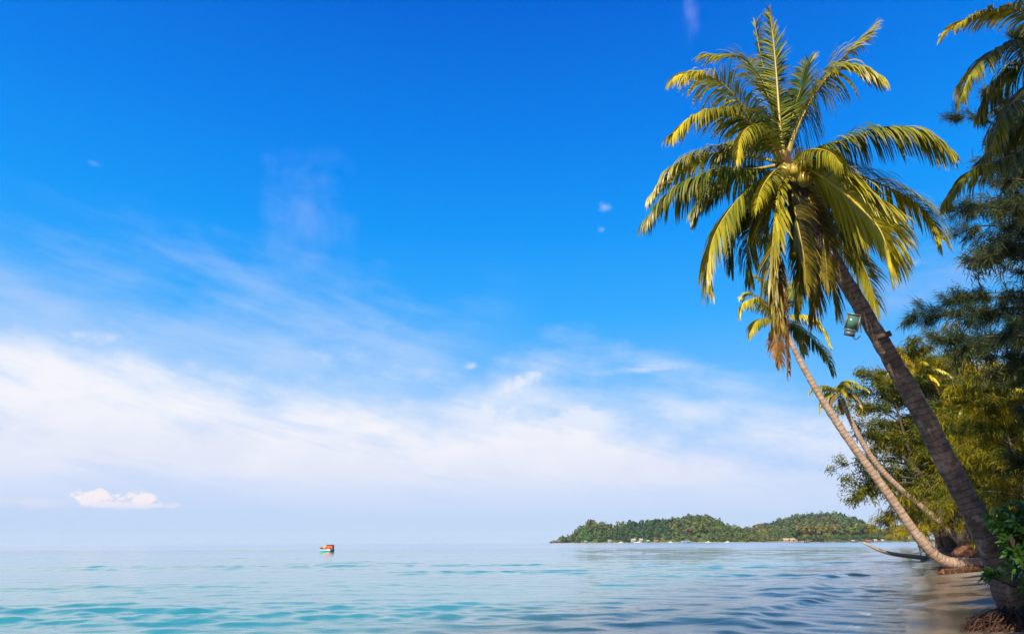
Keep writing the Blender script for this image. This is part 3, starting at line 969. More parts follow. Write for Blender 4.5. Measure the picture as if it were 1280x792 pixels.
def tree_meshes(seed, H, R, nl=24, base=.22, m='needle', lean=(0, 0), sl=.5, sw=.035, ns=10, ntw=10, tr=.25, elev=(10, 45), tipdrop=.5, yel=(.0, .5), droop=.6, spr=4, jit=.3):
    r = np.random.default_rng(seed)
    tp = np.array([[lean[0] * u ** 1.5 + .25 * math.sin(u * 5 + seed), lean[1] * u ** 1.5 + .2 * math.cos(u * 4 + seed), H * .95 * u] for u in np.linspace(0, 1, 9)])
    tp -= tp[0]
    TP = spline(tp, 40)
    mb = MB()
    mb.tube(TP, tr * np.linspace(1, .12, 40) * (1 + .5 * np.exp(-np.linspace(0, 1, 40) * 25)), 9)
    SP, SD, SY_ = [], [], []
    for i in range(nl):
        t = base + (1 - base) * (i + r.random()) / nl
        t = min(t, .99)
        p = TP[int(t * 39)]
        u = (t - base) / (1 - base)
        a = i * 2.39996 + r.normal(0, .35)
        L = R * (1.12 - .82 * u ** 1.5) * r.uniform(.65, 1.15)
        e = math.radians(r.uniform(*elev)) * (0.5 + u)
        pts, q = [p], p.copy()
        for j in range(6):
            d = np.array([math.cos(a) * math.cos(e), math.sin(a) * math.cos(e), math.sin(e)])
            q = q + d * L / 6
            pts.append(q)
            e -= tipdrop * r.uniform(.05, .35)
            a += r.normal(0, .14)
        B = spline(pts, 22)
        mb.tube(B, tr * .36 * (1 - .6 * u) * np.linspace(1, .12, 22), 5)
        lt = r.random() ** 1.3
        for k in range(ntw):
            s = .22 + .78 * (k + r.random()) / ntw
            s = min(s, .98)
            ip = int(s * 21)
            bd = nrm(B[min(21, ip + 1)] - B[ip - 1])
            rd = nrm(r.normal(0, 1, 3) * np.array([1, 1, .6]))
            td = nrm(bd * .7 + rd * .9)
            tl = L * (.34 - .16 * s) * r.uniform(.5, 1.2)
            q0 = B[ip]
            q1 = q0 + td * tl * .55
            q2 = q0 + td * tl + np.array([0, 0, -.12 * tl])
            mb.tube(np.array([q0, q1, q2]), [.022 * tr * 4, .014 * tr * 4, .006], 3)
            for j in range(spr):
                f = (j + r.random()) / spr
                SP.append(q0 + (q2 - q0) * f)
                SD.append(td)
                SY_.append(.55 * lt + .45 * r.random())
    SP, SD, SY_ = np.array(SP), np.array(SD), np.array(SY_)
    n_ = len(SP)
    C0 = np.repeat(SP, ns, 0) + r.normal(0, sl * jit, (n_ * ns, 3))
    D = nrm(np.repeat(SD, ns, 0) * .7 + r.normal(0, .62, (n_ * ns, 3)))
    Ln = sl * r.uniform(.45, 1.3, n_ * ns) * np.repeat(r.uniform(.45, 1.35, n_), ns)
    K = 3
    C = np.zeros((n_ * ns, K, 3))
    W = np.zeros((n_ * ns, K, 3))
    wv = nrm(np.cross(D, r.normal(0, 1, (n_ * ns, 3))))
    wl = [.55, 1., .12]
    d = D
    q = C0
    for j in range(K):
        C[:, j] = q
        W[:, j] = wv * sw * wl[j]
        d = nrm(d + np.array([0, 0, -droop]))
        q = q + d * (Ln / (K - 1))[:, None]
    V, Fq = strips(C, W)
    rep = ns * 2 * K
    rn = np.clip(np.repeat(SY_, rep) * .7 + .3 * np.repeat(r.random(n_ * ns), 2 * K), 0, 1)
    ye = np.clip(np.repeat(np.interp(SY_, [0.25, 1], yel), rep) + np.repeat(r.normal(0, .1, n_ * ns), 2 * K), 0, 1)
    tm = mb.mesh('trunk', MAT['bark'])
    cm = mesh_np('crown', V, Fq, MAT[m], {'rnd': rn, 'yel': ye, 'dry': np.zeros(len(V))})
    return tm, cm


def plant_tree(kit, name, label, cat, loc, rz=0.0, sc=1.0, group=None):
    root = thing(name, label, cat, tuple(loc), group)
    root.rotation_euler = (0, 0, rz)
    root.scale = (sc,) * 3 if np.isscalar(sc) else sc
    link('trunk', kit[0], root)
    link('crown', kit[1], root)
    return root


def gp(px, Y, dz=0.0):
    """ground point under photo column px at distance Y"""
    q = P(px, 690, Y)
    return np.array([q[0], Y, float(ground_z(np.array([q[0]]), np.array([Y]))[0]) + dz])


K1 = tree_meshes(1, 16, 6.0, nl=34, m='needle', sl=.58, sw=.026, ns=15, ntw=12, yel=(.0, .85))
K2 = tree_meshes(2, 13.5, 6.0, nl=30, m='needle', sl=.58, sw=.026, ns=15, ntw=12, base=.27, yel=(0, .65))
K3 = tree_meshes(3, 13, 6.2, nl=25, m='needle', sl=.22, sw=.034, ns=20, ntw=13, base=.38, lean=(-2.0, 0), elev=(8, 45), tipdrop=.62, jit=.8, droop=.4, yel=(0, .45), spr=5)
trees = [
    (K3, 'broadleaf_tree', 'loose bushy tree with drooping twigs, leftmost of the shore trees, reaching over the water', 'tree', gp(1180, 48), 0.3, 1.0),
    (K1, 'casuarina_tree', 'tall sunlit casuarina with golden feathery foliage behind the tall palm trunk', 'tree', gp(1180, 52), 1.0, 1.0),
    (K2, 'casuarina_tree', 'golden green casuarina between the bright green palm and the tall trunk', 'tree', gp(1228, 54), 2.1, 1.15),
    (K1, 'casuarina_tree', 'tall casuarina at the right edge above the bright green palm', 'tree', gp(1290, 56), 4.0, 1.05),
    (K2, 'casuarina_tree', 'small shaded casuarina just above the leafy bush at the right edge', 'tree', gp(1296, 30), 1.1, .52),
    (K2, 'casuarina_tree', 'small shaded casuarina in the dark hollow right of the tall trunk', 'tree', gp(1246, 36), 3.9, .48),
    (K2, 'casuarina_tree', 'shaded casuarina crowded between the dark trunks and the bright green palm', 'tree', gp(1224, 46), 3.1, .7),
    (K2, 'casuarina_tree', 'thick casuarina standing right under the bright green palm', 'tree', gp(1264, 49), 5.6, .85),
    (K3, 'broadleaf_tree', 'bushy tree filling the gap behind the brown root bank', 'tree', gp(1206, 68), 4.6, .85),
    (K2, 'casuarina_tree', 'low shaded casuarina standing behind the leafy bush', 'tree', gp(1262, 38), 5.0, .72),
    (K3, 'broadleaf_tree', 'dark bushy tree at the right edge over the leafy bush', 'tree', gp(1310, 36), 3.4, .8),
    (K2, 'casuarina_tree', 'shaded casuarina with dark trunk rising behind the brown root bank', 'tree', gp(1208, 58), 0.2, .75),
    (K3, 'broadleaf_tree', 'dark green tree on the shore seen under the bent palm trunk', 'tree', gp(1172, 110), 1.9, .95),
    (K2, 'casuarina_tree', 'green casuarina further down the shore, left of the dark trunks', 'tree', gp(1160, 150), 2.8, 1.0),
    (K1, 'casuarina_tree', 'far casuarina at the end of the shore row where the beach turns', 'tree', gp(1150, 190), 0.8, 1.0),
]
for kit, nm, lb, ct, loc, rz_, sc in trees:
    plant_tree(kit, nm, lb, ct, loc, rz_, sc, 'trees along the shore')

# near shaded casuarina reaching in from the right: built with its own long branches
r_ = np.random.default_rng(77)
Yn = 19.0
bn = gp(1395, Yn)
near = thing('casuarina_tree', 'near casuarina with long shaded blue-green boughs reaching in from the right', 'tree', tuple(bn), 'trees along the shore')
mb = MB()
tpts = [bn, P(1390, 500, Yn), P(1378, 300, Yn), P(1362, 120, Yn), P(1350, 0, Yn)]
mb.tube(spline(np.array(tpts) - bn, 40), np.linspace(.3, .1, 40), 10)
boughs = [
    ([(1385, 420, 0), (1330, 400, 0), (1270, 392, 0), (1200, 392, 0), (1132, 396, 0)], 1.0),
    ([(1385, 410, .5), (1330, 385, .8), (1280, 372, 1), (1220, 372, 1.2), (1172, 378, 1.2)], .9),
    ([(1385, 450, -.5), (1330, 430, -.8), (1280, 420, -1), (1220, 422, -1.2), (1158, 426, -1.3)], .8),
    ([(1385, 470, .5), (1330, 455, .8), (1285, 445, 1), (1245, 445, 1.2)], 1.1),
    ([(1380, 330, 0), (1330, 310, 0), (1280, 290, 0), (1230, 282, 0), (1190, 296, 0)], .9),
    ([(1380, 320, .6), (1330, 290, 1), (1280, 268, 1.2), (1230, 258, 1.4), (1185, 262, 1.5)], .9),
    ([(1380, 345, -.6), (1340, 330, -1), (1290, 315, -1.2), (1245, 318, -1.4), (1212, 328, -1.5)], .8),
    ([(1375, 260, .6), (1330, 240, 1), (1280, 225, 1.2), (1235, 225, 1.4)], .9),
    ([(1370, 220, .6), (1320, 190, 1.2), (1270, 165, 1.8), (1225, 150, 2.2), (1192, 145, 2.5)], .7),
    ([(1370, 200, .3), (1320, 165, .6), (1270, 130, 1.0), (1235, 118, 1.3)], .8),
    ([(1385, 500, .3), (1340, 490, .6), (1300, 480, 1.0), (1268, 478, 1.3)], .9),
    ([(1385, 380, .3), (1340, 360, .6), (1300, 345, 1.0), (1262, 340, 1.3)], .7),
    ([(1365, 120, .3), (1320, 90, .6), (1290, 60, 1.0), (1265, 45, 1.3)], .7),
    ([(1375, 300, -.5), (1330, 270, -.9), (1290, 255, -1.2), (1262, 262, -1.3)], .9),
    ([(1372, 240, -.6), (1330, 215, -1), (1295, 200, -1.3), (1258, 205, -1.5)], 1.0),
    ([(1380, 400, -.9), (1340, 400, -1.4), (1300, 405, -1.8), (1262, 412, -2)], 1.1),
    ([(1376, 280, .9), (1340, 240, 1.4), (1305, 200, 1.8), (1272, 185, 2)], 1.1),
    ([(1382, 440, .9), (1340, 420, 1.4), (1300, 405, 1.8), (1262, 402, 2)], 1.1),
    ([(1388, 540, -.5), (1345, 520, -.9), (1305, 510, -1.2), (1280, 512, -1.3)], .9),
    ([(1388, 590, -.5), (1345, 580, -.9), (1305, 575, -1.2), (1270, 582, -1.3)], .9),
]
SP, SD = [], []
for pts, den in boughs:
    B = spline(np.array([P(x, y, Yn + d) for x, y, d in pts]) - bn, 40)
    mb.tube(B, np.linspace(.06, .012, 40), 5)
    Lb = np.linalg.norm(B[-1] - B[0])
    for k in range(int(28 * den * Lb / 4)):
        s = .12 + .88 * r_.random() ** .8
        ip = min(38, int(s * 39))
        bd = nrm(B[ip + 1] - B[max(0, ip - 1)])
        td = nrm(bd * .9 + r_.normal(0, .6, 3) * np.array([1, 1, .75]))
        tl = (1.35 - .85 * s) * r_.uniform(.3, 1.15)
        q0 = B[ip]
        q2 = q0 + td * tl + np.array([0, 0, .04])
        mb.tube(np.array([q0, (q0 + q2) / 2, q2]), [.010, .007, .003], 3)
        for j in range(5):
            SP.append(q0 + (q2 - q0) * (j + r_.random()) / 5)
            SD.append(nrm(td + r_.normal(0, .3, 3) + np.array([0, 0, r_.uniform(-.5, .25)])))
SP, SD = np.array(SP), np.array(SD)
ns = 26
n_ = len(SP)
C0 = np.repeat(SP, ns, 0) + r_.normal(0, .055, (n_ * ns, 3))
D = nrm(np.repeat(SD, ns, 0) * 1.0 + r_.normal(0, .42, (n_ * ns, 3)))
Ln = .27 * r_.uniform(.4, 1.4, n_ * ns)
wv = nrm(np.cross(D, r_.normal(0, 1, (n_ * ns, 3))))
C = np.zeros((n_ * ns, 3, 3))
W = np.zeros((n_ * ns, 3, 3))
d, q = D, C0
for j in range(3):
    C[:, j] = q
    W[:, j] = wv * .0055 * [.7, 1, .2][j]
    d = nrm(d + np.array([0, 0, -.25]))
    q = q + d * (Ln / 2)[:, None]
V, Fq = strips(C, W)
sy = r_.random(n_)
mb.build('trunk', MAT['bark'], near)
link('crown', mesh_np('crown', V, Fq, MAT['needle_shaded'], {'rnd': np.repeat(sy, ns * 6), 'yel': np.repeat(np.clip(sy - .6, 0, 1) * 1.2, ns * 6), 'dry': np.zeros(len(V))}), near)

# tall trees of the beach row behind the camera: they keep the foot of the tall palm in shade
K5 = tree_meshes(12, 21, 6.0, nl=42, m='needle_shaded', sl=.5, sw=.024, ns=16, ntw=13, base=.40, tipdrop=.6)  # crown uses the needle colour that has shade painted in
plant_tree(K5, 'casuarina_tree', 'tall shaded casuarina whose feathery crown fills the right edge above the shore trees', 'tree', gp(1425, 27), .5, .95, 'trees along the shore')
K4 = tree_meshes(11, 22, 5.2, nl=38, m='needle', sl=.7, sw=.04, ns=14, ntw=12, base=.44)
for (x, y, rz_, sc) in [(3.3, -.8, .3, (.9, .9, .86)), (7.6, -1.2, 2.0, (1.0, 1.0, 1.1)), (4.7, -4.4, 4.0, (.95, .95, 1.4))]:
    plant_tree(K4, 'casuarina_tree', 'tall casuarina of the beach row standing just outside the picture', 'tree',
               (x, y, float(ground_z(np.array([x]), np.array([y]))[0]) - .05), rz_, sc, 'casuarinas outside the picture')

# ---------------------------------------------------------------- leafy bush, right foreground
Yb = 11.4
bb = gp(1295, Yb)
bush = thing('leafy_bush', 'dense bush of glossy dark green leaves against the foot of the tallest palm', 'bush', tuple(bb))
r_ = np.random.default_rng(31)
mb = MB()
SP, SD = [], []
lobes = [((1305, 668, Yb), (.58, .6, .48)), ((1278, 690, Yb - .2), (.2, .3, .30)), ((1284, 648, Yb + .2), (.30, .4, .25)), ((1322, 715, Yb - .2), (.5, .5, .36)), ((1262, 660, Yb - .1), (.2, .3, .2)), ((1335, 638, Yb), (.6, .6, .45)), ((1243, 722, Yb - .5), (.05, .1, .08)), ((1246, 648, Yb), (.09, .14, .08)), ((1262, 684, Yb - .2), (.1, .16, .1))]
for (c, rr) in lobes:
    cc = P(*c) - bb
    for k in range(6 + int(150 * rr[0] * rr[2] / .3)):
        v = nrm(r_.normal(0, 1, 3))
        p = cc + v * np.array(rr) * r_.uniform(.55, 1.08)
        SP.append(p)
        SD.append(nrm(v * .8 + np.array([0, 0, .55]) + r_.normal(0, .35, 3)))
        if k % 4 == 0:
            mb.tube(np.array([cc * .6 + np.array([0, 0, .2]), cc + v * np.array(rr) * .5, p]), [.018, .012, .007], 4)
SP, SD = np.array(SP), np.array(SD)
nl_ = 9
n_ = len(SP)
ax = np.repeat(SD, nl_, 0)
e1 = nrm(np.cross(ax, np.array([.3, .8, .1])))
e2 = np.cross(ax, e1)
a = np.tile(np.arange(nl_) * 2.4, n_) + np.repeat(r_.uniform(0, 6, n_), nl_)
tilt = np.tile(np.linspace(1.2, .35, nl_), n_)
D = nrm((e1 * np.cos(a)[:, None] + e2 * np.sin(a)[:, None]) * np.sin(tilt)[:, None] + ax * np.cos(tilt)[:, None])
Wd = nrm(np.cross(D, ax))
Nn = np.cross(Wd, D)
Ln = r_.uniform(.10, .20, n_ * nl_)
K = 6
prof = np.array([.12, .5, .85, 1., .8, .25])
Vv = np.zeros((n_ * nl_, K, 3, 3))
for j in range(K):
    u = j / (K - 1)
    c = np.repeat(SP, nl_, 0) + D * (Ln * u)[:, None] - np.array([0, 0, 1.]) * (Ln * .25 * u * u)[:, None]
    wj = (Ln * .16 * prof[j])[:, None]
    Vv[:, j, 0] = c - Wd * wj + Nn * wj * .35
    Vv[:, j, 1] = c
    Vv[:, j, 2] = c + Wd * wj + Nn * wj * .35
nn = n_ * nl_
i = np.arange(nn)[:, None, None] * (K * 3)
jj = np.arange(K - 1)[None, :, None] * 3
kk = np.arange(2)[None, None]
Fq = np.stack([i + jj + kk, i + jj + kk + 1, i + jj + kk + 4, i + jj + kk + 3], -1).reshape(-1, 4)
dry = np.repeat((r_.random(nn) < .004).astype(float), K * 3)
link('foliage', mesh_np('foliage', Vv.reshape(-1, 3), Fq, MAT['broad_leaf'], {'rnd': np.repeat(r_.random(nn), K * 3), 'yel': np.repeat(np.clip(r_.normal(.1, .15, nn), 0, 1), K * 3), 'dry': dry}), bush)
mb.build('stem', MAT['bark'], bush)
# one orange leaf
lf = MB()
oc = P(1264, 677, Yb - 1.0) - bb
for j in range(1):
    C = np.array([[oc + np.array([.0, 0, .09 - .035 * k]) + np.array([.012 * math.sin(k), -.01 * k, 0]) for k in range(6)]])
    W = np.array([[np.array([.042, .012, .012]) * q for q in (.15, .7, 1, .95, .6, .1)]])
    V, Fq = strips(C, W)
    lf.add(V, Fq, rnd=0.5, yel=0.0, dry=1.0)
o = lf.build('leaf', MAT['broad_leaf'], bush)
o['label'] = 'single orange withered leaf'

# ---------------------------------------------------------------- beach debris


def tube_thing(name, label, cat, pts, rad, m, sides=8, n=30):
    o0 = np.array(pts[0])
    b = MB()
    A = spline(np.array(pts) - o0, n)
    b.tube(A, np.interp(np.linspace(0, 1, n), np.linspace(0, 1, len(rad)), rad), sides)
    o = b.build(name, MAT[m], None)
    o.location = o0
    return tag(o, label, cat)


tube_thing('driftwood_branch', 'crooked dark branch lying on the wet sand below the bent palm', 'branch',
           [P(1252, 731, 29), P(1220, 729, 29), P(1196, 727, 29), P(1186, 729, 29), P(1179, 733, 29)], [.09, .08, .07, .05, .03], 'dark_wood')
tube_thing('leaning_trunk', 'thin pale bare trunk leaning out low over the water beyond the bent palm', 'fallen trunk',
           [P(1160, 697, 62), P(1135, 694.5, 62), P(1112, 691, 62), P(1095, 685.5, 62), P(1079, 677.5, 62)], [.2, .19, .17, .14, .08], 'pale_wood')
tube_thing('dead_stump', 'short pale stick leaning beside the dark trunks at the waterline', 'stump',
           [P(1178, 684, 50), P(1174, 675, 50), P(1169, 664, 50)], [.14, .12, .07], 'pale_wood')
tube_thing('dark_trunk', 'thick dark leaning trunk rising behind the tall palm trunk', 'trunk',
           [P(1212, 694, 43), P(1202, 660, 43), P(1190, 610, 43.5), P(1176, 565, 44)], [.5, .34, .28, .2], 'bark', 10)
tube_thing('dark_trunk', 'gnarled dark trunk slanting left at the edge of the water', 'trunk',
           [P(1196, 692, 47), P(1184, 670, 47), P(1172, 630, 47), P(1150, 592, 47), P(1128, 570, 47)], [.5, .34, .26, .2, .1], 'bark', 10)


def lump_thing(name, label, cat, c, rr, m, seed, amp=.2, sub=4, freq=1.6, group=None, smooth=True):
    V, Fq = lump((0, 0, 0), rr, sub, amp, freq, seed)
    o = link(name, mesh_np(name, V, Fq, MAT[m] if isinstance(m, str) else m, None, smooth))
    o.location = c
    return tag(o, label, cat, group)


MAT['dark_rock'] = plain('dark_rock', (0.045, 0.04, 0.04), 0.6, 0.4, 0.15, 0, 2)
MAT['brown_rock'] = plain('brown_rock', (0.13, 0.09, 0.07), 0.8, 0.3, 0.15, 0, .3)
lump_thing('root_bank', 'orange brown eroded root bank behind the bent palm base', 'root bank', P(1224, 700, 38), (1.25, .9, .75), 'root', 14, .36)
lump_thing('rock', 'black wet rock at the waterline under the dark trunks', 'rock', P(1187, 692, 46), (1.3, .8, .42), 'dark_rock', 3, .25)

# ---------------------------------------------------------------- the far headland
prof = [(690, 676.5), (712, 676.5), (722, 671.0), (730, 665.5), (737, 661.5), (760, 662.5), (800, 660.5), (830, 657.5), (850, 655.5), (873, 650.5), (890, 655.5), (910, 665.5), (935, 670.0), (960, 672.0), (1000, 674.0), (1100, 676.0), (1200, 676.0)]
prof2 = [(880, 676.5), (915, 670.0), (935, 668.5), (960, 661.5), (985, 654.0), (1010, 650.0), (1040, 648.0), (1060, 652.5), (1080, 659.5), (1095, 668.5), (1120, 672.0), (1180, 674.0)]


def hill_fn(prf, Yr, front, back):
    xs, zs = [], []
    for x, y in prf:
        q = P(x, y, Yr)
        xs.append(q[0] / Yr)
        zs.append(q[2])
    xs, zs = np.array(xs), np.array(zs)

    def f(X, Y):
        z = np.interp(X / Y, xs, zs, left=-3, right=zs[-1])
        s = np.clip((Y - (Yr - front)) / front, 0, 1)
        b = np.clip(((Yr + back) - Y) / back, 0, 1)
        return (z + 1.5) * np.sin(s * math.pi / 2) ** .9 * np.sin(b * math.pi / 2) - 1.5
    return f


H1 = hill_fn(prof, 900, 95, 150)
H2 = hill_fn(prof2, 1150, 230, 220)
# low foreland with the beach in front of the right hill
def H3(X, Y):
    c = 700 + 0.0 * X
    xl = P(1000, 677, 700)[0] / 700
    u = np.clip((X / Y - xl) / .02, 0, 1)
    s = np.clip((Y - 640) / 60, 0, 1) * np.clip((1000 - Y) / 100, 0, 1)
    return u * s * 3.2 * (0.4 + 0.6 * np.clip((Y - 660) / 50, 0, 1)) - 1.2


def isl(X, Y):
    return np.maximum(np.maximum(H1(X, Y), H2(X, Y)), H3(X, Y)) + 0.35 * np.sin(X * .11) * np.sin(Y * .09)


gy = np.concatenate([np.linspace(630, 820, 60), np.linspace(825, 1400, 110)])
u = np.linspace(P(684, 677, 900)[0] / 900, 1.05, 260)
Xg = u[None] * gy[:, None]
Yg = gy[:, None] * np.ones_like(u)[None]
Zg = isl(Xg, Yg)
nc = len(u)
i = np.arange(len(gy) - 1)[:, None] * nc
j = np.arange(nc - 1)[None]
Fq = np.stack([i + j, i + j + 1, i + nc + j + 1, i + nc + j], -1).reshape(-1, 4)
m, nt, out = mat('hill_ground')
n = N(nt)
geo = n.new('ShaderNodeNewGeometry')
sx = n.new('ShaderNodeSeparateXYZ')
nt.links.new(geo.outputs['Position'], sx.inputs[0])
f = n.noise(geo.outputs['Position'], .03, 5, .6)
col = n.mix(f, (0.03, 0.06, 0.02), (0.07, 0.085, 0.03))
col = n.mix(n.smooth(sx.outputs[2], .25, .7), (0.28, 0.24, 0.17), col)
nt.links.new(n.bsdf(col, .9, .1), out.inputs[0])
hills = link('hills', mesh_np('hills', np.stack([Xg, Yg, Zg], -1).reshape(-1, 3), Fq, m))
tag(hills, 'wooded headland hills across the bay', 'hills', kind='structure')

# forest on the hills: reads as one mass
r_ = np.random.default_rng(99)


def crown_quads(r, c, rad, hgt, nq, size):
    """leaf clumps over an uneven crown; returns C,W strips"""
    v = nrm(r.normal(0, 1, (nq, 3)))
    lob = 1 + .28 * np.sin(v[:, 0] * 5 + r.uniform(0, 6)) * np.sin(v[:, 1] * 4 + r.uniform(0, 6)) + .15 * np.sin(v[:, 2] * 7 + r.uniform(0, 6))
    p = c + v * np.array([rad, rad, hgt]) * (lob * r.uniform(.62, 1.02, nq))[:, None]
    d = nrm(np.cross(v, r.normal(0, 1, (nq, 3))) + v * r.normal(0, .35, (nq, 1)))
    w = nrm(np.cross(d, v + r.normal(0, .4, (nq, 3))))
    s = size * r.uniform(.6, 1.3, nq)[:, None]
    C = np.stack([p - d * s, p, p + d * s], 1)
    W = np.stack([w * s * .5, w * s * .95, w * s * .35], 1)
    return C, W


Cs, Ws, rn, ye, dr = [], [], [], [], []
cnt = 0
tries = 0
while cnt < 1900 and tries < 30000:
    tries += 1
    if r_.random() < .62:
        Y = r_.uniform(808, 940)
        x = r_.uniform(700, 1010)
    else:
        Y = r_.uniform(930, 1190)
        x = r_.uniform(905, 1120)
    X = P(x, 670, Y)[0]
    z = float(isl(np.array([X]), np.array([Y]))[0])
    if z < 0.35 or (Y < 930 and z > 46):
        continue
    cnt += 1
    rad = r_.uniform(2.2, 4.6) * (1.15 if Y > 930 else 1)
    hg = rad * r_.uniform(.75, 1.25)
    if r_.random() < .13 and z > 6:
        z += r_.uniform(1.5, 4)
        rad *= r_.uniform(.6, 1.35)
    if z < 6:
        rad *= .75
        hg *= .8
    C, W = crown_quads(r_, np.array([X, Y, z + hg * .9]), rad, hg, 46, rad * .30)
    Cs.append(C)
    Ws.append(W)
    pn = float(vnoise(np.array([[X * .018, Y * .018, 0]]), 5)[0])
    pn2 = float(vnoise(np.array([[X * .03 + 40, Y * .03, 0]]), 6)[0])
    base_y = .05 + (.16 + .4 * np.clip(pn * 1.6, 0, 1) if 835 < x < 960 and z < 32 else .25 * np.clip(pn * 2, 0, 1)) + max(0, r_.normal(0, .1))
    rn += [np.clip(.45 + .5 * pn2 + r_.normal(0, .22), 0, 1)] * (46 * 6)
    ye += [min(1, base_y)] * (46 * 6)
    dr += [(r_.random() < .025) * r_.uniform(.2, .6)] * (46 * 6)
V, Fq = strips(np.concatenate(Cs), np.concatenate(Ws))
forest = link('forest', mesh_np('forest', V, Fq, MAT['far_leaf'], {'rnd': rn, 'yel': ye, 'dry': dr}, False))
tag(forest, 'dense mixed green forest covering the far headland hills', 'forest', kind='stuff')


def far_tree_kit(seed, h, rad, hg, nq, yel, dry, rnd, umb=False):
    r = np.random.default_rng(seed)
    mb = MB()
    mb.tube(spline([[0, 0, -1], [.2, 0, h * .5], [0, .1, h]], 12), np.linspace(.035, .015, 12) * h, 6)
    parts = []
    nb = 5 if not umb else 4
    for k in range(nb):
        a = k * 2.4 + r.uniform(0, 1)
        c = np.array([math.cos(a) * rad * .5, math.sin(a) * rad * .5, h + r.uniform(-.25, .35) * hg])
        parts.append(crown_quads(r, c, rad * r.uniform(.5, .75), hg * r.uniform(.5, .8), nq // nb, rad * .2))
        mb.tube(np.array([[0, 0, h * .55], c * .7 + np.array([0, 0, h * .2]), c]), np.array([.015, .01, .005]) * h, 4)
    V, Fq = strips(np.concatenate([p[0] for p in parts]), np.concatenate([p[1] for p in parts]))
    n_ = len(V)
    q = np.repeat(r.random(n_ // 6 + 1), 6)[:n_]
    return mb.mesh('trunk', MAT['bark']), mesh_np('crown', V, Fq, MAT['far_leaf'], {'rnd': np.clip(rnd + .3 * (q - .5), 0, 1), 'yel': np.clip(yel + .25 * (q - .5), 0, 1), 'dry': np.full(n_, dry)}, False)


FK = {
    'umbrella': far_tree_kit(1, 9, 4.6, 2.6, 260, .02, 0, .3, True),
    'round': far_tree_kit(2, 8, 4.8, 4.2, 380, .1, 0, .5),
    'olive': far_tree_kit(3, 9, 5.2, 5.0, 420, .5, .08, .6),
    'brown': far_tree_kit(4, 9, 5.2, 5.0, 420, .45, .28, .4),
    'slim': far_tree_kit(5, 10, 2.4, 3.4, 180, .02, 0, .2),
}
# trees standing up on the skyline of the left hill
sky_trees = [(739, 655, 'slim', 'slim dark tree at the left end of the headland ridge'), (745, 656, 'round', 'rounded dark tree just right of the ridge\'s left end'),
             (762, 655, 'slim', 'slim dark tree beside the pale bare trunk on the headland'), (773, 655, 'round', 'round dark tree right of the pale bare trunk'),
             (787, 651, 'umbrella', 'flat-topped umbrella-shaped tree standing clear of the ridge'), (801, 652, 'slim', 'small thin tree in the gap right of the flat-topped tree'),
             (808, 648, 'slim', 'tallest slim tree of the ridge\'s middle'), (814, 651, 'slim', 'short slim tree hugging the tallest slim tree'),
             (820, 648, 'umbrella', 'spreading tree right of the tallest slim tree'), (833, 649, 'round', 'low round tree on the ridge before the summit'),
             (868, 645, 'umbrella', 'broad dark tree on the left shoulder of the left summit'), (875, 643, 'round', 'broad dark tree on the very summit of the left hill'), (883, 647, 'round', 'dark tree on the right shoulder of the left summit'),
             (952, 656, 'slim', 'lone tree standing clear on the saddle between the two hills')]
for x, y, k, lb in sky_trees:
    Yt = 905.0 if x < 920 else 1120.0
    q = P(x, y + .8, Yt)
    g = float(isl(np.array([q[0]]), np.array([Yt]))[0])
    s = float(np.clip((q[2] - g) / (13.5 if k != 'round' else 12.5), .45, 1.6))
    plant_tree(FK[k], 'headland_tree', lb, 'tree', (q[0], Yt, g), rng.uniform(0, 6), s, 'trees along the headland skyline')
# band of big trees behind the far beach, right
band = []
for k, x in enumerate(np.concatenate([np.linspace(996, 1062, 13), np.linspace(1066, 1128, 12)])):
    x = x + rng.uniform(-1.5, 1.5)
    ytop = float(np.interp(x, [990, 1003, 1030, 1050, 1062, 1075, 1090, 1110, 1130], [660, 655, 655, 654, 656, 653, 662, 659, 655]))
    Yt = rng.uniform(690, 740)
    q = P(x, ytop, Yt)
    g = float(isl(np.array([q[0]]), np.array([Yt]))[0])
    kind = 'brown' if x < 1045 and rng.random() < .6 else ('olive' if rng.random() < .65 else 'round')
    s = (q[2] - g) / 13.5
    band.append((kind, (q[0], Yt, g), s * rng.uniform(.9, 1.1), x))
words = {'brown': 'reddish brown round-crowned tree in the row behind the far beach', 'olive': 'olive round-crowned tree in the row behind the far beach', 'round': 'dark green round-crowned tree in the row behind the far beach'}
for kind, loc, s, x in band:
    plant_tree(FK[kind], 'shore_tree', words[kind], 'tree', loc, rng.uniform(0, 6), float(s), 'row of trees behind the far beach')
    # lower growth of the same row, in front
for k, x in enumerate(np.linspace(1000, 1130, 16)):
    Yt = rng.uniform(668, 684)
    q = P(x + rng.uniform(-3, 3), rng.uniform(665, 669), Yt)
    g = float(isl(np.array([q[0]]), np.array([Yt]))[0])
    kind = ['round', 'olive', 'round'][k % 3]
    plant_tree(FK[kind], 'shore_tree', 'low ' + words[kind].replace('in the row', 'at the front of the row'), 'tree', (q[0], Yt, g), rng.uniform(0, 6), float((q[2] - g) / 13.5), 'row of trees behind the far beach')

tube_thing('bare_trunk', 'pale bare dead trunk standing on the left slope of the headland', 'dead tree', [P(766, 672, 860), P(766, 664, 862), P(766.5, 655, 864)], [.9, .8, .5], 'pale_wood')

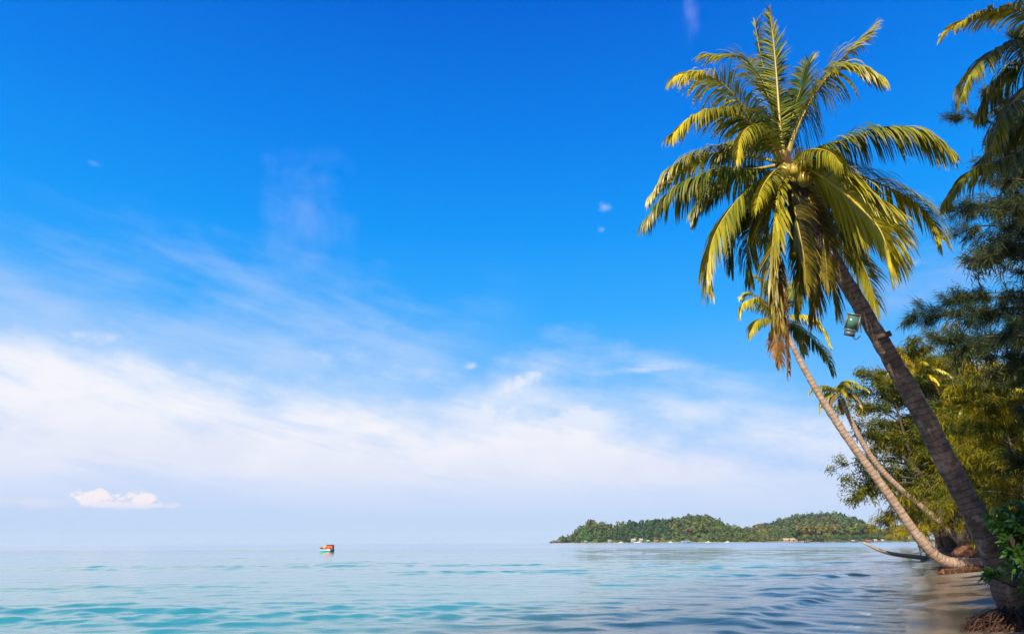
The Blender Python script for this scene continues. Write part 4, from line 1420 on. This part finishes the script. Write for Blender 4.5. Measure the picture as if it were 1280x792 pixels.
# rocks of the spit
for x, y, rx, rz_, lb in [(692, 677, 4.5, .7, 'flat brown rock at the very tip of the headland spit'), (699, 676.3, 3.5, 1.5, 'small pointed brown rock near the tip of the spit'),
                          (706, 676.3, 4, 1.3, 'low brown rock under the small red hut'), (714, 675.5, 5, 2.4, 'larger brown rock between the red hut and the wooded point'),
                          (722, 674.5, 5, 3.4, 'tallest brown rock where the spit meets the trees')]:
    lump_thing('rock', lb, 'rock', P(x, y, 850), (rx, 5, rz_ + 1), 'brown_rock', int(x), .3, 3, 2.0, 'rocks of the headland spit', False)


def house(name, label, x, ybase, Y, w, d, h, wallc, roofc, group, roofh=1.6):
    p = P(x, ybase, Y)
    g = max(float(isl(np.array([p[0]]), np.array([Y]))[0]), .3)
    w, d, h, roofh = w * .7, d * .7, h * .68, roofh * .7
    wallc, roofc = dim(wallc, .62), dim(roofc, .7)
    root = thing(name, label, 'house' if name == 'beach_house' else 'hut', (p[0], Y, g - .3), group)
    b = MB()
    b.box((0, 0, h / 2), (w, d, h))
    b.build('wall', plain('wall_paint', wallc, .8, .2, .06, 0, .5), root, False)
    b = MB()
    o_ = .5
    V = [[-w / 2 - o_, -d / 2 - o_, h], [w / 2 + o_, -d / 2 - o_, h], [w / 2 + o_, d / 2 + o_, h], [-w / 2 - o_, d / 2 + o_, h], [-w / 2 - o_, 0, h + roofh], [w / 2 + o_, 0, h + roofh]]
    b.add(V, [[0, 1, 5, 4], [2, 3, 4, 5], [1, 2, 5, 5], [3, 0, 4, 4], [3, 2, 1, 0]])
    b.build('roof', plain('roof_paint', roofc, .7, .3, .08, 0, .5), root, False)
    b = MB()
    b.box((-w * .2, -d / 2 - .03, h * .42), (w * .16, .08, h * .8))
    b.build('door', MAT['dark_wood'], root, False)
    for sx_ in (.1, .32):
        b = MB()
        b.box((w * sx_, -d / 2 - .03, h * .55), (w * .14, .08, h * .35))
        b.build('window', MAT['dark_rock'], root, False)
    return root


GR = 'buildings along the far shore'
house('beach_hut', 'tiny red hut on the brown rocks of the headland spit', 709, 674.5, 852, 3.2, 3, 2.6, (.45, .10, .07), (.35, .10, .08), GR, .8)
house('beach_house', 'white shore house at the far left, below the pale bare trunk', 732, 676, 812, 3, 4, 2.4, (.5, .52, .5), (.4, .4, .4), GR)
house('beach_house', 'white shore house with a grey roof below the slim ridge trees', 762, 676, 812, 4.4, 4, 2.6, (.78, .78, .76), (.42, .42, .44), GR)
house('beach_house', 'largest white house on the headland shore', 791, 675, 812, 8, 6, 4.2, (.8, .8, .8), (.55, .56, .58), GR, 2)
house('beach_house', 'white house right beside the largest white one', 801, 675, 812, 5, 5, 4.2, (.7, .72, .74), (.65, .62, .58), GR)
house('beach_house', 'turquoise-walled house on the headland shore', 810, 676, 810, 4, 4, 2.6, (.25, .55, .5), (.3, .6, .55), GR)
house('beach_house', 'pinkish house with red roof on the headland shore', 820, 676, 810, 6, 4, 2.4, (.7, .45, .4), (.5, .18, .14), GR)
house('beach_house', 'low house with a bright blue roof in the middle of the headland shore', 857, 676.4, 808, 14, 5, 2, (.7, .75, .8), (.18, .42, .75), GR, 1.4)
house('beach_house', 'cream house with a sunlit orange roof left of the brown trees', 982, 673, 800, 8, 6, 4, (.75, .6, .4), (.7, .5, .3), GR, 2.4)
house('beach_house', 'cream house with a pale roof close to the brown trees', 990, 673, 796, 7, 6, 4, (.8, .65, .45), (.75, .55, .38), GR, 2.2)
house('beach_house', 'small house with a red-orange gable by the brown trees', 994.5, 674.5, 780, 5, 5, 3, (.75, .5, .35), (.6, .25, .15), GR, 1.8)
house('beach_hut', 'grey hut on the far beach under the olive trees', 1066, 676.5, 664, 3.4, 3, 2, (.5, .5, .5), (.55, .55, .55), GR, 1)
house('beach_hut', 'red hut at the end of the leaning bare trunk on the far beach', 1085, 676.5, 664, 6, 3, 1.6, (.5, .14, .08), (.6, .2, .14), GR, 1)
house('beach_hut', 'pinkish white hut on the far beach next to the bent palm', 1094, 676, 664, 3, 3, 2.4, (.75, .6, .55), (.7, .5, .45), GR, 1.6)
house('beach_hut', 'cream hut on the far beach nearest the bent palm', 1103, 676, 664, 3, 3, 2.4, (.75, .65, .5), (.7, .6, .5), GR, 1.4)


def boat_hull(L, B, H, n=16):
    """pointed hull, bow at -x; open inside"""
    V, Fq = [], []
    prof_ = [(-1, 1.0), (-.85, .45), (-.45, .05), (0, 0), (.45, .05), (.85, .45), (1, 1.0), (.86, 1.0), (.6, .4), (0, .3), (-.6, .4), (-.86, 1.0)]
    k = len(prof_)
    for i in range(n):
        u = i / (n - 1)
        wd = B / 2 * (1 - (1 - min(1, u / .55)) ** 2.2) * (1 - .12 * max(0, u - .7) / .3)
        wd = max(wd, .03)
        sh = H * (1 + .35 * (1 - u) ** 2.5 + .06 * u)
        for (a, z) in prof_:
            V.append([-L / 2 + L * u, a * wd, z * sh])
    for i in range(n - 1):
        for j in range(k):
            j2 = (j + 1) % k
            Fq.append([i * k + j, (i + 1) * k + j, (i + 1) * k + j2, i * k + j2])
    for row in (0, (n - 1) * k):
        for j in range(k // 2):
            a, b_, c, d = row + j, row + j + 1, row + k - 2 - j, row + k - 1 - j
            if len({a, b_, c, d}) == 4:
                Fq.append([a, b_, c, d] if row else [d, c, b_, a])
    return np.array(V), np.array(Fq)


# ---- the orange boat on the open sea
bp = G(408, 689.2)
sc_ = np.linalg.norm(bp - CAM) / FPX * .94      # metres per photo pixel there
boat = thing('small_boat', 'small orange and turquoise boat alone on the open sea', 'boat', (bp[0], bp[1], -.12))
boat.rotation_euler = (0, 0, math.radians(-6))
boat.scale = (1.06, 1, .8)
Lb = 16.2 * sc_
V, Fq = boat_hull(Lb, 1.35, .62)
me = mesh_np('hull', V, Fq, plain('turquoise_paint', (0.10, 0.52, 0.52), .4, .5, .06, 0, 2), None, False)
link('hull', me, boat)
b = MB()
V, Fq = boat_hull(Lb * 1.015, 1.40, .2)
V[:, 2] *= .7
V[:, 2] += .54
b.add(V, Fq)
b.build('rub_rail', plain('pale_green_paint', (0.26, 0.5, 0.42), .5, .5, .05, 0, 2), boat, False)
red, org, pch = plain('red_paint', (.42, .03, .025), .5, .4, .08, 0, 2), plain('orange_canvas', (.62, .12, .015), .7, .3, .1, 0, 2), plain('peach_canvas', (.72, .32, .10), .7, .3, .1, 0, 2)
x0 = -Lb / 2
b = MB()
V, Fq = lump((x0 + Lb * .13, 0, .95), (Lb * .14, .42, .28), 3, .08, 1.5, 4)
link('bow_cover', mesh_np('bow_cover', V, Fq, red), boat)
V, Fq = lump((x0 + Lb * .37, 0, 1.02), (Lb * .13, .5, .36), 3, .12, 1.5, 5)
link('cargo', mesh_np('cargo', V, Fq, pch), boat)
b = MB()
xa, xb = x0 + Lb * .52, x0 + Lb * .98
arch = [(-.55, .0), (-.55, .62), (-.4, .85), (0, .95), (.4, .85), (.55, .62), (.55, 0)]
V = []
for xx in (xa, xb):
    for yy, zz in arch:
        V.append([xx, yy, .72 + zz])
Fq = [[k, k + 1, k + 8, k + 7] for k in range(6)] + [[0, 6, 5, 1], [1, 5, 4, 2], [2, 4, 3, 3], [7, 8, 12, 13], [8, 9, 11, 12], [9, 10, 10, 11]]
b.add(V, Fq)
b.build('cabin', org, boat, False)
b = MB()
b.box(((xa + xb) / 2, 0, 1.72), (Lb * .5, 1.25, .07))
b.build('roof', plain('brown_roof', (.32, .10, .04), .6, .4, .1, 0, 2), boat, False)
for xx in (.60, .80):
    b = MB()
    b.box((x0 + Lb * xx, -.565, 1.12), (Lb * .11, .05, .3))
    b.build('window', red, boat, False)
b = MB()
b.box((x0 + Lb * .93, -.3, .62), (Lb * .15, .75, .62))
b.build('outboard_motor', plain('navy_metal', (.03, .05, .10), .4, .5, .08, 0, 2), boat, False)

# white boats at anchor off the headland
for x, y, L_, lb in [(776, 677.4, 5, 'small white boat moored nearest the spit'), (797, 678, 8, 'largest white boat moored below the white houses'),
                     (885, 677.6, 6, 'white boat moored under the left summit'), (909, 677.5, 5, 'small white boat moored below the saddle of the hills'), (838, 677.6, 5, 'small white boat left of the blue roof')]:
    q = P(x, y, 790)
    bt = thing('moored_boat', lb, 'boat', (q[0], 790, -.2), 'boats moored off the headland')
    bt.rotation_euler = (0, 0, random.uniform(-.3, .3))
    V, Fq = boat_hull(L_, L_ * .3, .9)
    link('hull', mesh_np('hull', V, Fq, plain('boat_white', (.5, .52, .54), .4, .5, .05, 0, 1), None, False), bt)
    b = MB()
    b.box((L_ * .1, 0, 1.25), (L_ * .3, L_ * .2, .9))
    b.build('cabin', plain('cabin_white', (.7, .74, .78), .4, .5, .05, 0, 1), bt, False)

# ---------------------------------------------------------------- sea air
b = MB()
b.box((0, 2100, 29), (10400, 5400, 68))
hz = bpy.data.materials.new('haze')
hz.use_nodes = True
hz.node_tree.nodes.clear()
ho = hz.node_tree.nodes.new('ShaderNodeOutputMaterial')
hv = hz.node_tree.nodes.new('ShaderNodeVolumePrincipled')
hv.inputs['Color'].default_value = (.72, .84, 1.0, 1)
hv.inputs['Density'].default_value = 0.00006
hz.node_tree.links.new(hv.outputs[0], ho.inputs['Volume'])
o = b.build('haze', hz, None, False)
tag(o, 'thin sea haze over the bay', 'haze', kind='stuff')

# ---------------------------------------------------------------- light
SUN_AZ, SUN_EL = math.radians(207), math.radians(40)      # azimuth clockwise from +Y
sd = Vector((math.sin(SUN_AZ) * math.cos(SUN_EL), math.cos(SUN_AZ) * math.cos(SUN_EL), math.sin(SUN_EL)))
ld = bpy.data.lights.new('sun', 'SUN')
ld.energy = 5.0
ld.angle = math.radians(.53)
ld.color = (1.0, .87, .68)
lo = bpy.data.objects.new('sun', ld)
COL.objects.link(lo)
lo.rotation_euler = sd.to_track_quat('Z', 'Y').to_euler()

# ---------------------------------------------------------------- sky
W_ = bpy.data.worlds.new('World')
S.world = W_
W_.use_nodes = True
nt = W_.node_tree
nt.nodes.clear()
n = N(nt)
out = n.new('ShaderNodeOutputWorld')
bg = n.new('ShaderNodeBackground')
nt.links.new(bg.outputs[0], out.inputs[0])
BGS = 0.1
bg.inputs[1].default_value = BGS
sky = n.new('ShaderNodeTexSky', sky_type='NISHITA', sun_disc=False, sun_elevation=SUN_EL, sun_rotation=SUN_AZ)
tcn = n.new('ShaderNodeTexCoord')
sp = n.new('ShaderNodeSeparateXYZ')
nt.links.new(tcn.outputs['Generated'], sp.inputs[0])
X_, Y_, Z_ = sp.outputs
DEG = 180 / math.pi
az = n.math('MULTIPLY', n.math('ARCTAN2', X_, Y_), DEG)
el = n.math('MULTIPLY', n.math('ARCSINE', Z_), DEG)


def lin(r, g, b):
    k = 1 / (BGS * 2 ** EXPO)

    def f(c):
        c = c / 255
        return (c / 12.92 if c <= .04045 else ((c + .055) / 1.055) ** 2.4) * k
    return (f(r), f(g), f(b))


k_ = 1 / 90.0
skyramp = n.ramp(n.math('MULTIPLY', el, k_), [(0, lin(186, 212, 241)), (1.2 * k_, lin(184, 209, 244)), (3 * k_, lin(180, 206, 247)), (6 * k_, lin(150, 196, 250)), (12 * k_, lin(104, 186, 252)), (18 * k_, lin(48, 170, 253)),
                                              (25 * k_, lin(8, 152, 252)), (33 * k_, lin(0, 128, 241)), (42 * k_, lin(0, 104, 222)), (60 * k_, lin(0, 80, 180)), (90 * k_, lin(0, 65, 150))])
hs = n.new('ShaderNodeHueSaturation')
hs.inputs['Saturation'].default_value = 1.5
nt.links.new(sky.outputs[0], hs.inputs['Color'])
base_c = n.mix(.95, hs.outputs[0], skyramp)
# darker blue on the left upper part, lighter towards the right
# -- cloud bank: top edge by azimuth
tops = [(-60, 13.5), (-43, 13.6), (-38.9, 13.8), (-33, 13.8), (-28.6, 13.8), (-22, 14.0), (-15, 14.0), (-9, 12.6), (-3, 12.4), (2, 14.0), (6, 12.6), (10, 11.0), (14.5, 11.3), (20, 10.2), (26, 8.4), (36, 7), (60, 9)]
topv = n.ramp(n.math('DIVIDE', n.math('ADD', az, 60), 120), [((a + 60) / 120, (e / 30,) * 3) for a, e in tops], 'B_SPLINE')
topv = n.math('MULTIPLY', topv, 30)
# streaks run down to the right
th = math.radians(-12)
su = n.math('ADD', n.math('MULTIPLY', az, math.cos(th)), n.math('MULTIPLY', el, math.sin(th)))
sv = n.math('ADD', n.math('MULTIPLY', az, -math.sin(th)), n.math('MULTIPLY', el, math.cos(th)))
n1 = n.noise(n.comb(n.math('MULTIPLY', su, .045), n.math('MULTIPLY', sv, .17), 0), 1.0, 6, .58, .25)
n2 = n.noise(n.comb(n.math('MULTIPLY', az, .12), n.math('MULTIPLY', el, .22), 5), 1.0, 6, .6, .2)
n3 = n.noise(n.comb(n.math('MULTIPLY', az, .028), n.math('MULTIPLY', el, .05), 9), 1.0, 3, .5)
nn_ = n.math('ADD', n.math('MULTIPLY', n.math('SUBTRACT', n1, .5), 13), n.math('MULTIPLY', n.math('SUBTRACT', n2, .5), 10))
dlt = n.math('ADD', n.math('SUBTRACT', topv, el), nn_)
n4 = n.noise(n.comb(n.math('MULTIPLY', su, .075), n.math('MULTIPLY', sv, .42), 2.5), 1.0, 5, .6, .3)
den = n.math('MULTIPLY', n.smooth(dlt, -4.5, 7.0), n.smooth(el, 0.8, 6.0))
den = n.math('MULTIPLY', den, n.math('SUBTRACT', 1.10, n.math('MULTIPLY', n.smooth(n4, .42, .75), .42)), clamp=True)
# heaped edge of the bank in the middle
e_top = n.math('ADD', n.math('SUBTRACT', topv, el), n.math('MULTIPLY', n.math('SUBTRACT', n2, .5), 16))
heap = n.math('MULTIPLY', n.smooth(e_top, -.2, 2.6), n.math('MULTIPLY', n.smooth(az, -12, -2), n.math('SUBTRACT', 1.0, n.smooth(az, 7, 12))))
heap = n.math('MULTIPLY', heap, n.smooth(el, 3, 9))
den = n.math('MAXIMUM', den, n.math('MULTIPLY', heap, .8))
thin = n.math('MULTIPLY', n.smooth(n.math('ADD', dlt, n.math('MULTIPLY', n.math('SUBTRACT', n4, .5), 10)), -9.5, 4), .38)
thin = n.math('MULTIPLY', thin, n.math('SUBTRACT', 1.0, n.smooth(az, -12, 4)))
den = n.math('MAXIMUM', n.math('MULTIPLY', den, .93), n.math('MULTIPLY', thin, n.smooth(el, 0, 6)))
den = n.math('MULTIPLY', den, 1.06, clamp=True)
ccol = n.mix(n.smooth(n.math('ADD', el, n.math('MULTIPLY', n.math('SUBTRACT', n2, .5), 8)), 4, 11), lin(226, 231, 249), lin(246, 246, 252))
c = n.mix(den, base_c, ccol)


def puff(px, py, rx, ry, amp, strength, color, seed, sharp=.25, scale=.5, el_scale=1.6):
    """one small cloud centred on a sky direction; radii in degrees"""
    a0, e0 = azel(px, py)
    a0, e0 = a0 * DEG, e0 * DEG
    da = n.math('DIVIDE', n.math('SUBTRACT', az, a0), rx)
    de = n.math('DIVIDE', n.math('SUBTRACT', el, e0), ry)
    d2 = n.math('SQRT', n.math('ADD', n.math('MULTIPLY', da, da), n.math('MULTIPLY', de, de)))
    q = n.noise(n.comb(n.math('MULTIPLY', az, scale), n.math('MULTIPLY', el, scale * el_scale), seed), 1.0, 6, .6, .2)
    v = n.math('ADD', n.math('SUBTRACT', 1.0, d2), n.math('MULTIPLY', n.math('SUBTRACT', q, .5), amp))
    f = n.math('MULTIPLY', n.smooth(v, 0, sharp), strength)
    return f, color


def flatbase(f, e0, e1):
    return n.math('MULTIPLY', f, n.smooth(el, e0, e1))


def sky_el(px, py):
    return azel(px, py)[1] * DEG


wht = lin(252, 240, 244)
for args in [(120, 620, 1.5, .62, 2.6, .9, wht, 3, .5, 1.1, 1.3), (178, 623, 1.3, .55, 2.6, .9, wht, 8, .5, 1.1, 1.3), (155, 631, 3.9, .35, 1.6, .8, lin(240, 234, 246), 5, .6, 1.0, 1.6)]:
    f, cc = puff(*args)
    f = flatbase(f, sky_el(150, 641), sky_el(150, 629))
    c = n.mix(f, c, cc)
f, cc = puff(40, 627, 3.0, .45, 1.8, .45, lin(232, 228, 244), 11, .9, .9)
c = n.mix(f, c, cc)
for args in [(755, 259, .8, .5, 2.2, .55, lin(190, 215, 250), 21, 1.3, 1.1, 1.3), (752, 287, .45, .3, 1.6, .4, lin(190, 215, 250), 22, 1.2, 1.3, 1.3), (588, 457, .8, .4, 2.0, .6, lin(235, 240, 252), 23, 1.2, 1.0),
             (815, 461, 5.5, .5, 2.4, .5, lin(225, 236, 252), 24, 1.3, .5, 2.5), (100, 418, 3.0, .7, 2.6, .6, lin(240, 242, 252), 25, 1.3, .45), (118, 204, .9, .3, 2.0, .35, lin(150, 190, 245), 26, 1.3, 1.0),
             (385, 262, 5.0, 5.5, 2.2, .42, lin(170, 195, 250), 27, 1.6, .2, 1.0), (862, 12, 1.0, 2.4, 2.2, .35, lin(170, 190, 245), 28, 1.4, .5, .6), (1180, 350, 9, 3.5, 2.2, .6, lin(190, 205, 250), 29, 1.6, .16, 2.5),
             (1130, 330, 1.6, .5, 1.8, .4, lin(215, 225, 252), 30, 1.2, .9)]:
    f, cc = puff(*args)
    c = n.mix(f, c, cc)
nt.links.new(c, bg.inputs[0])
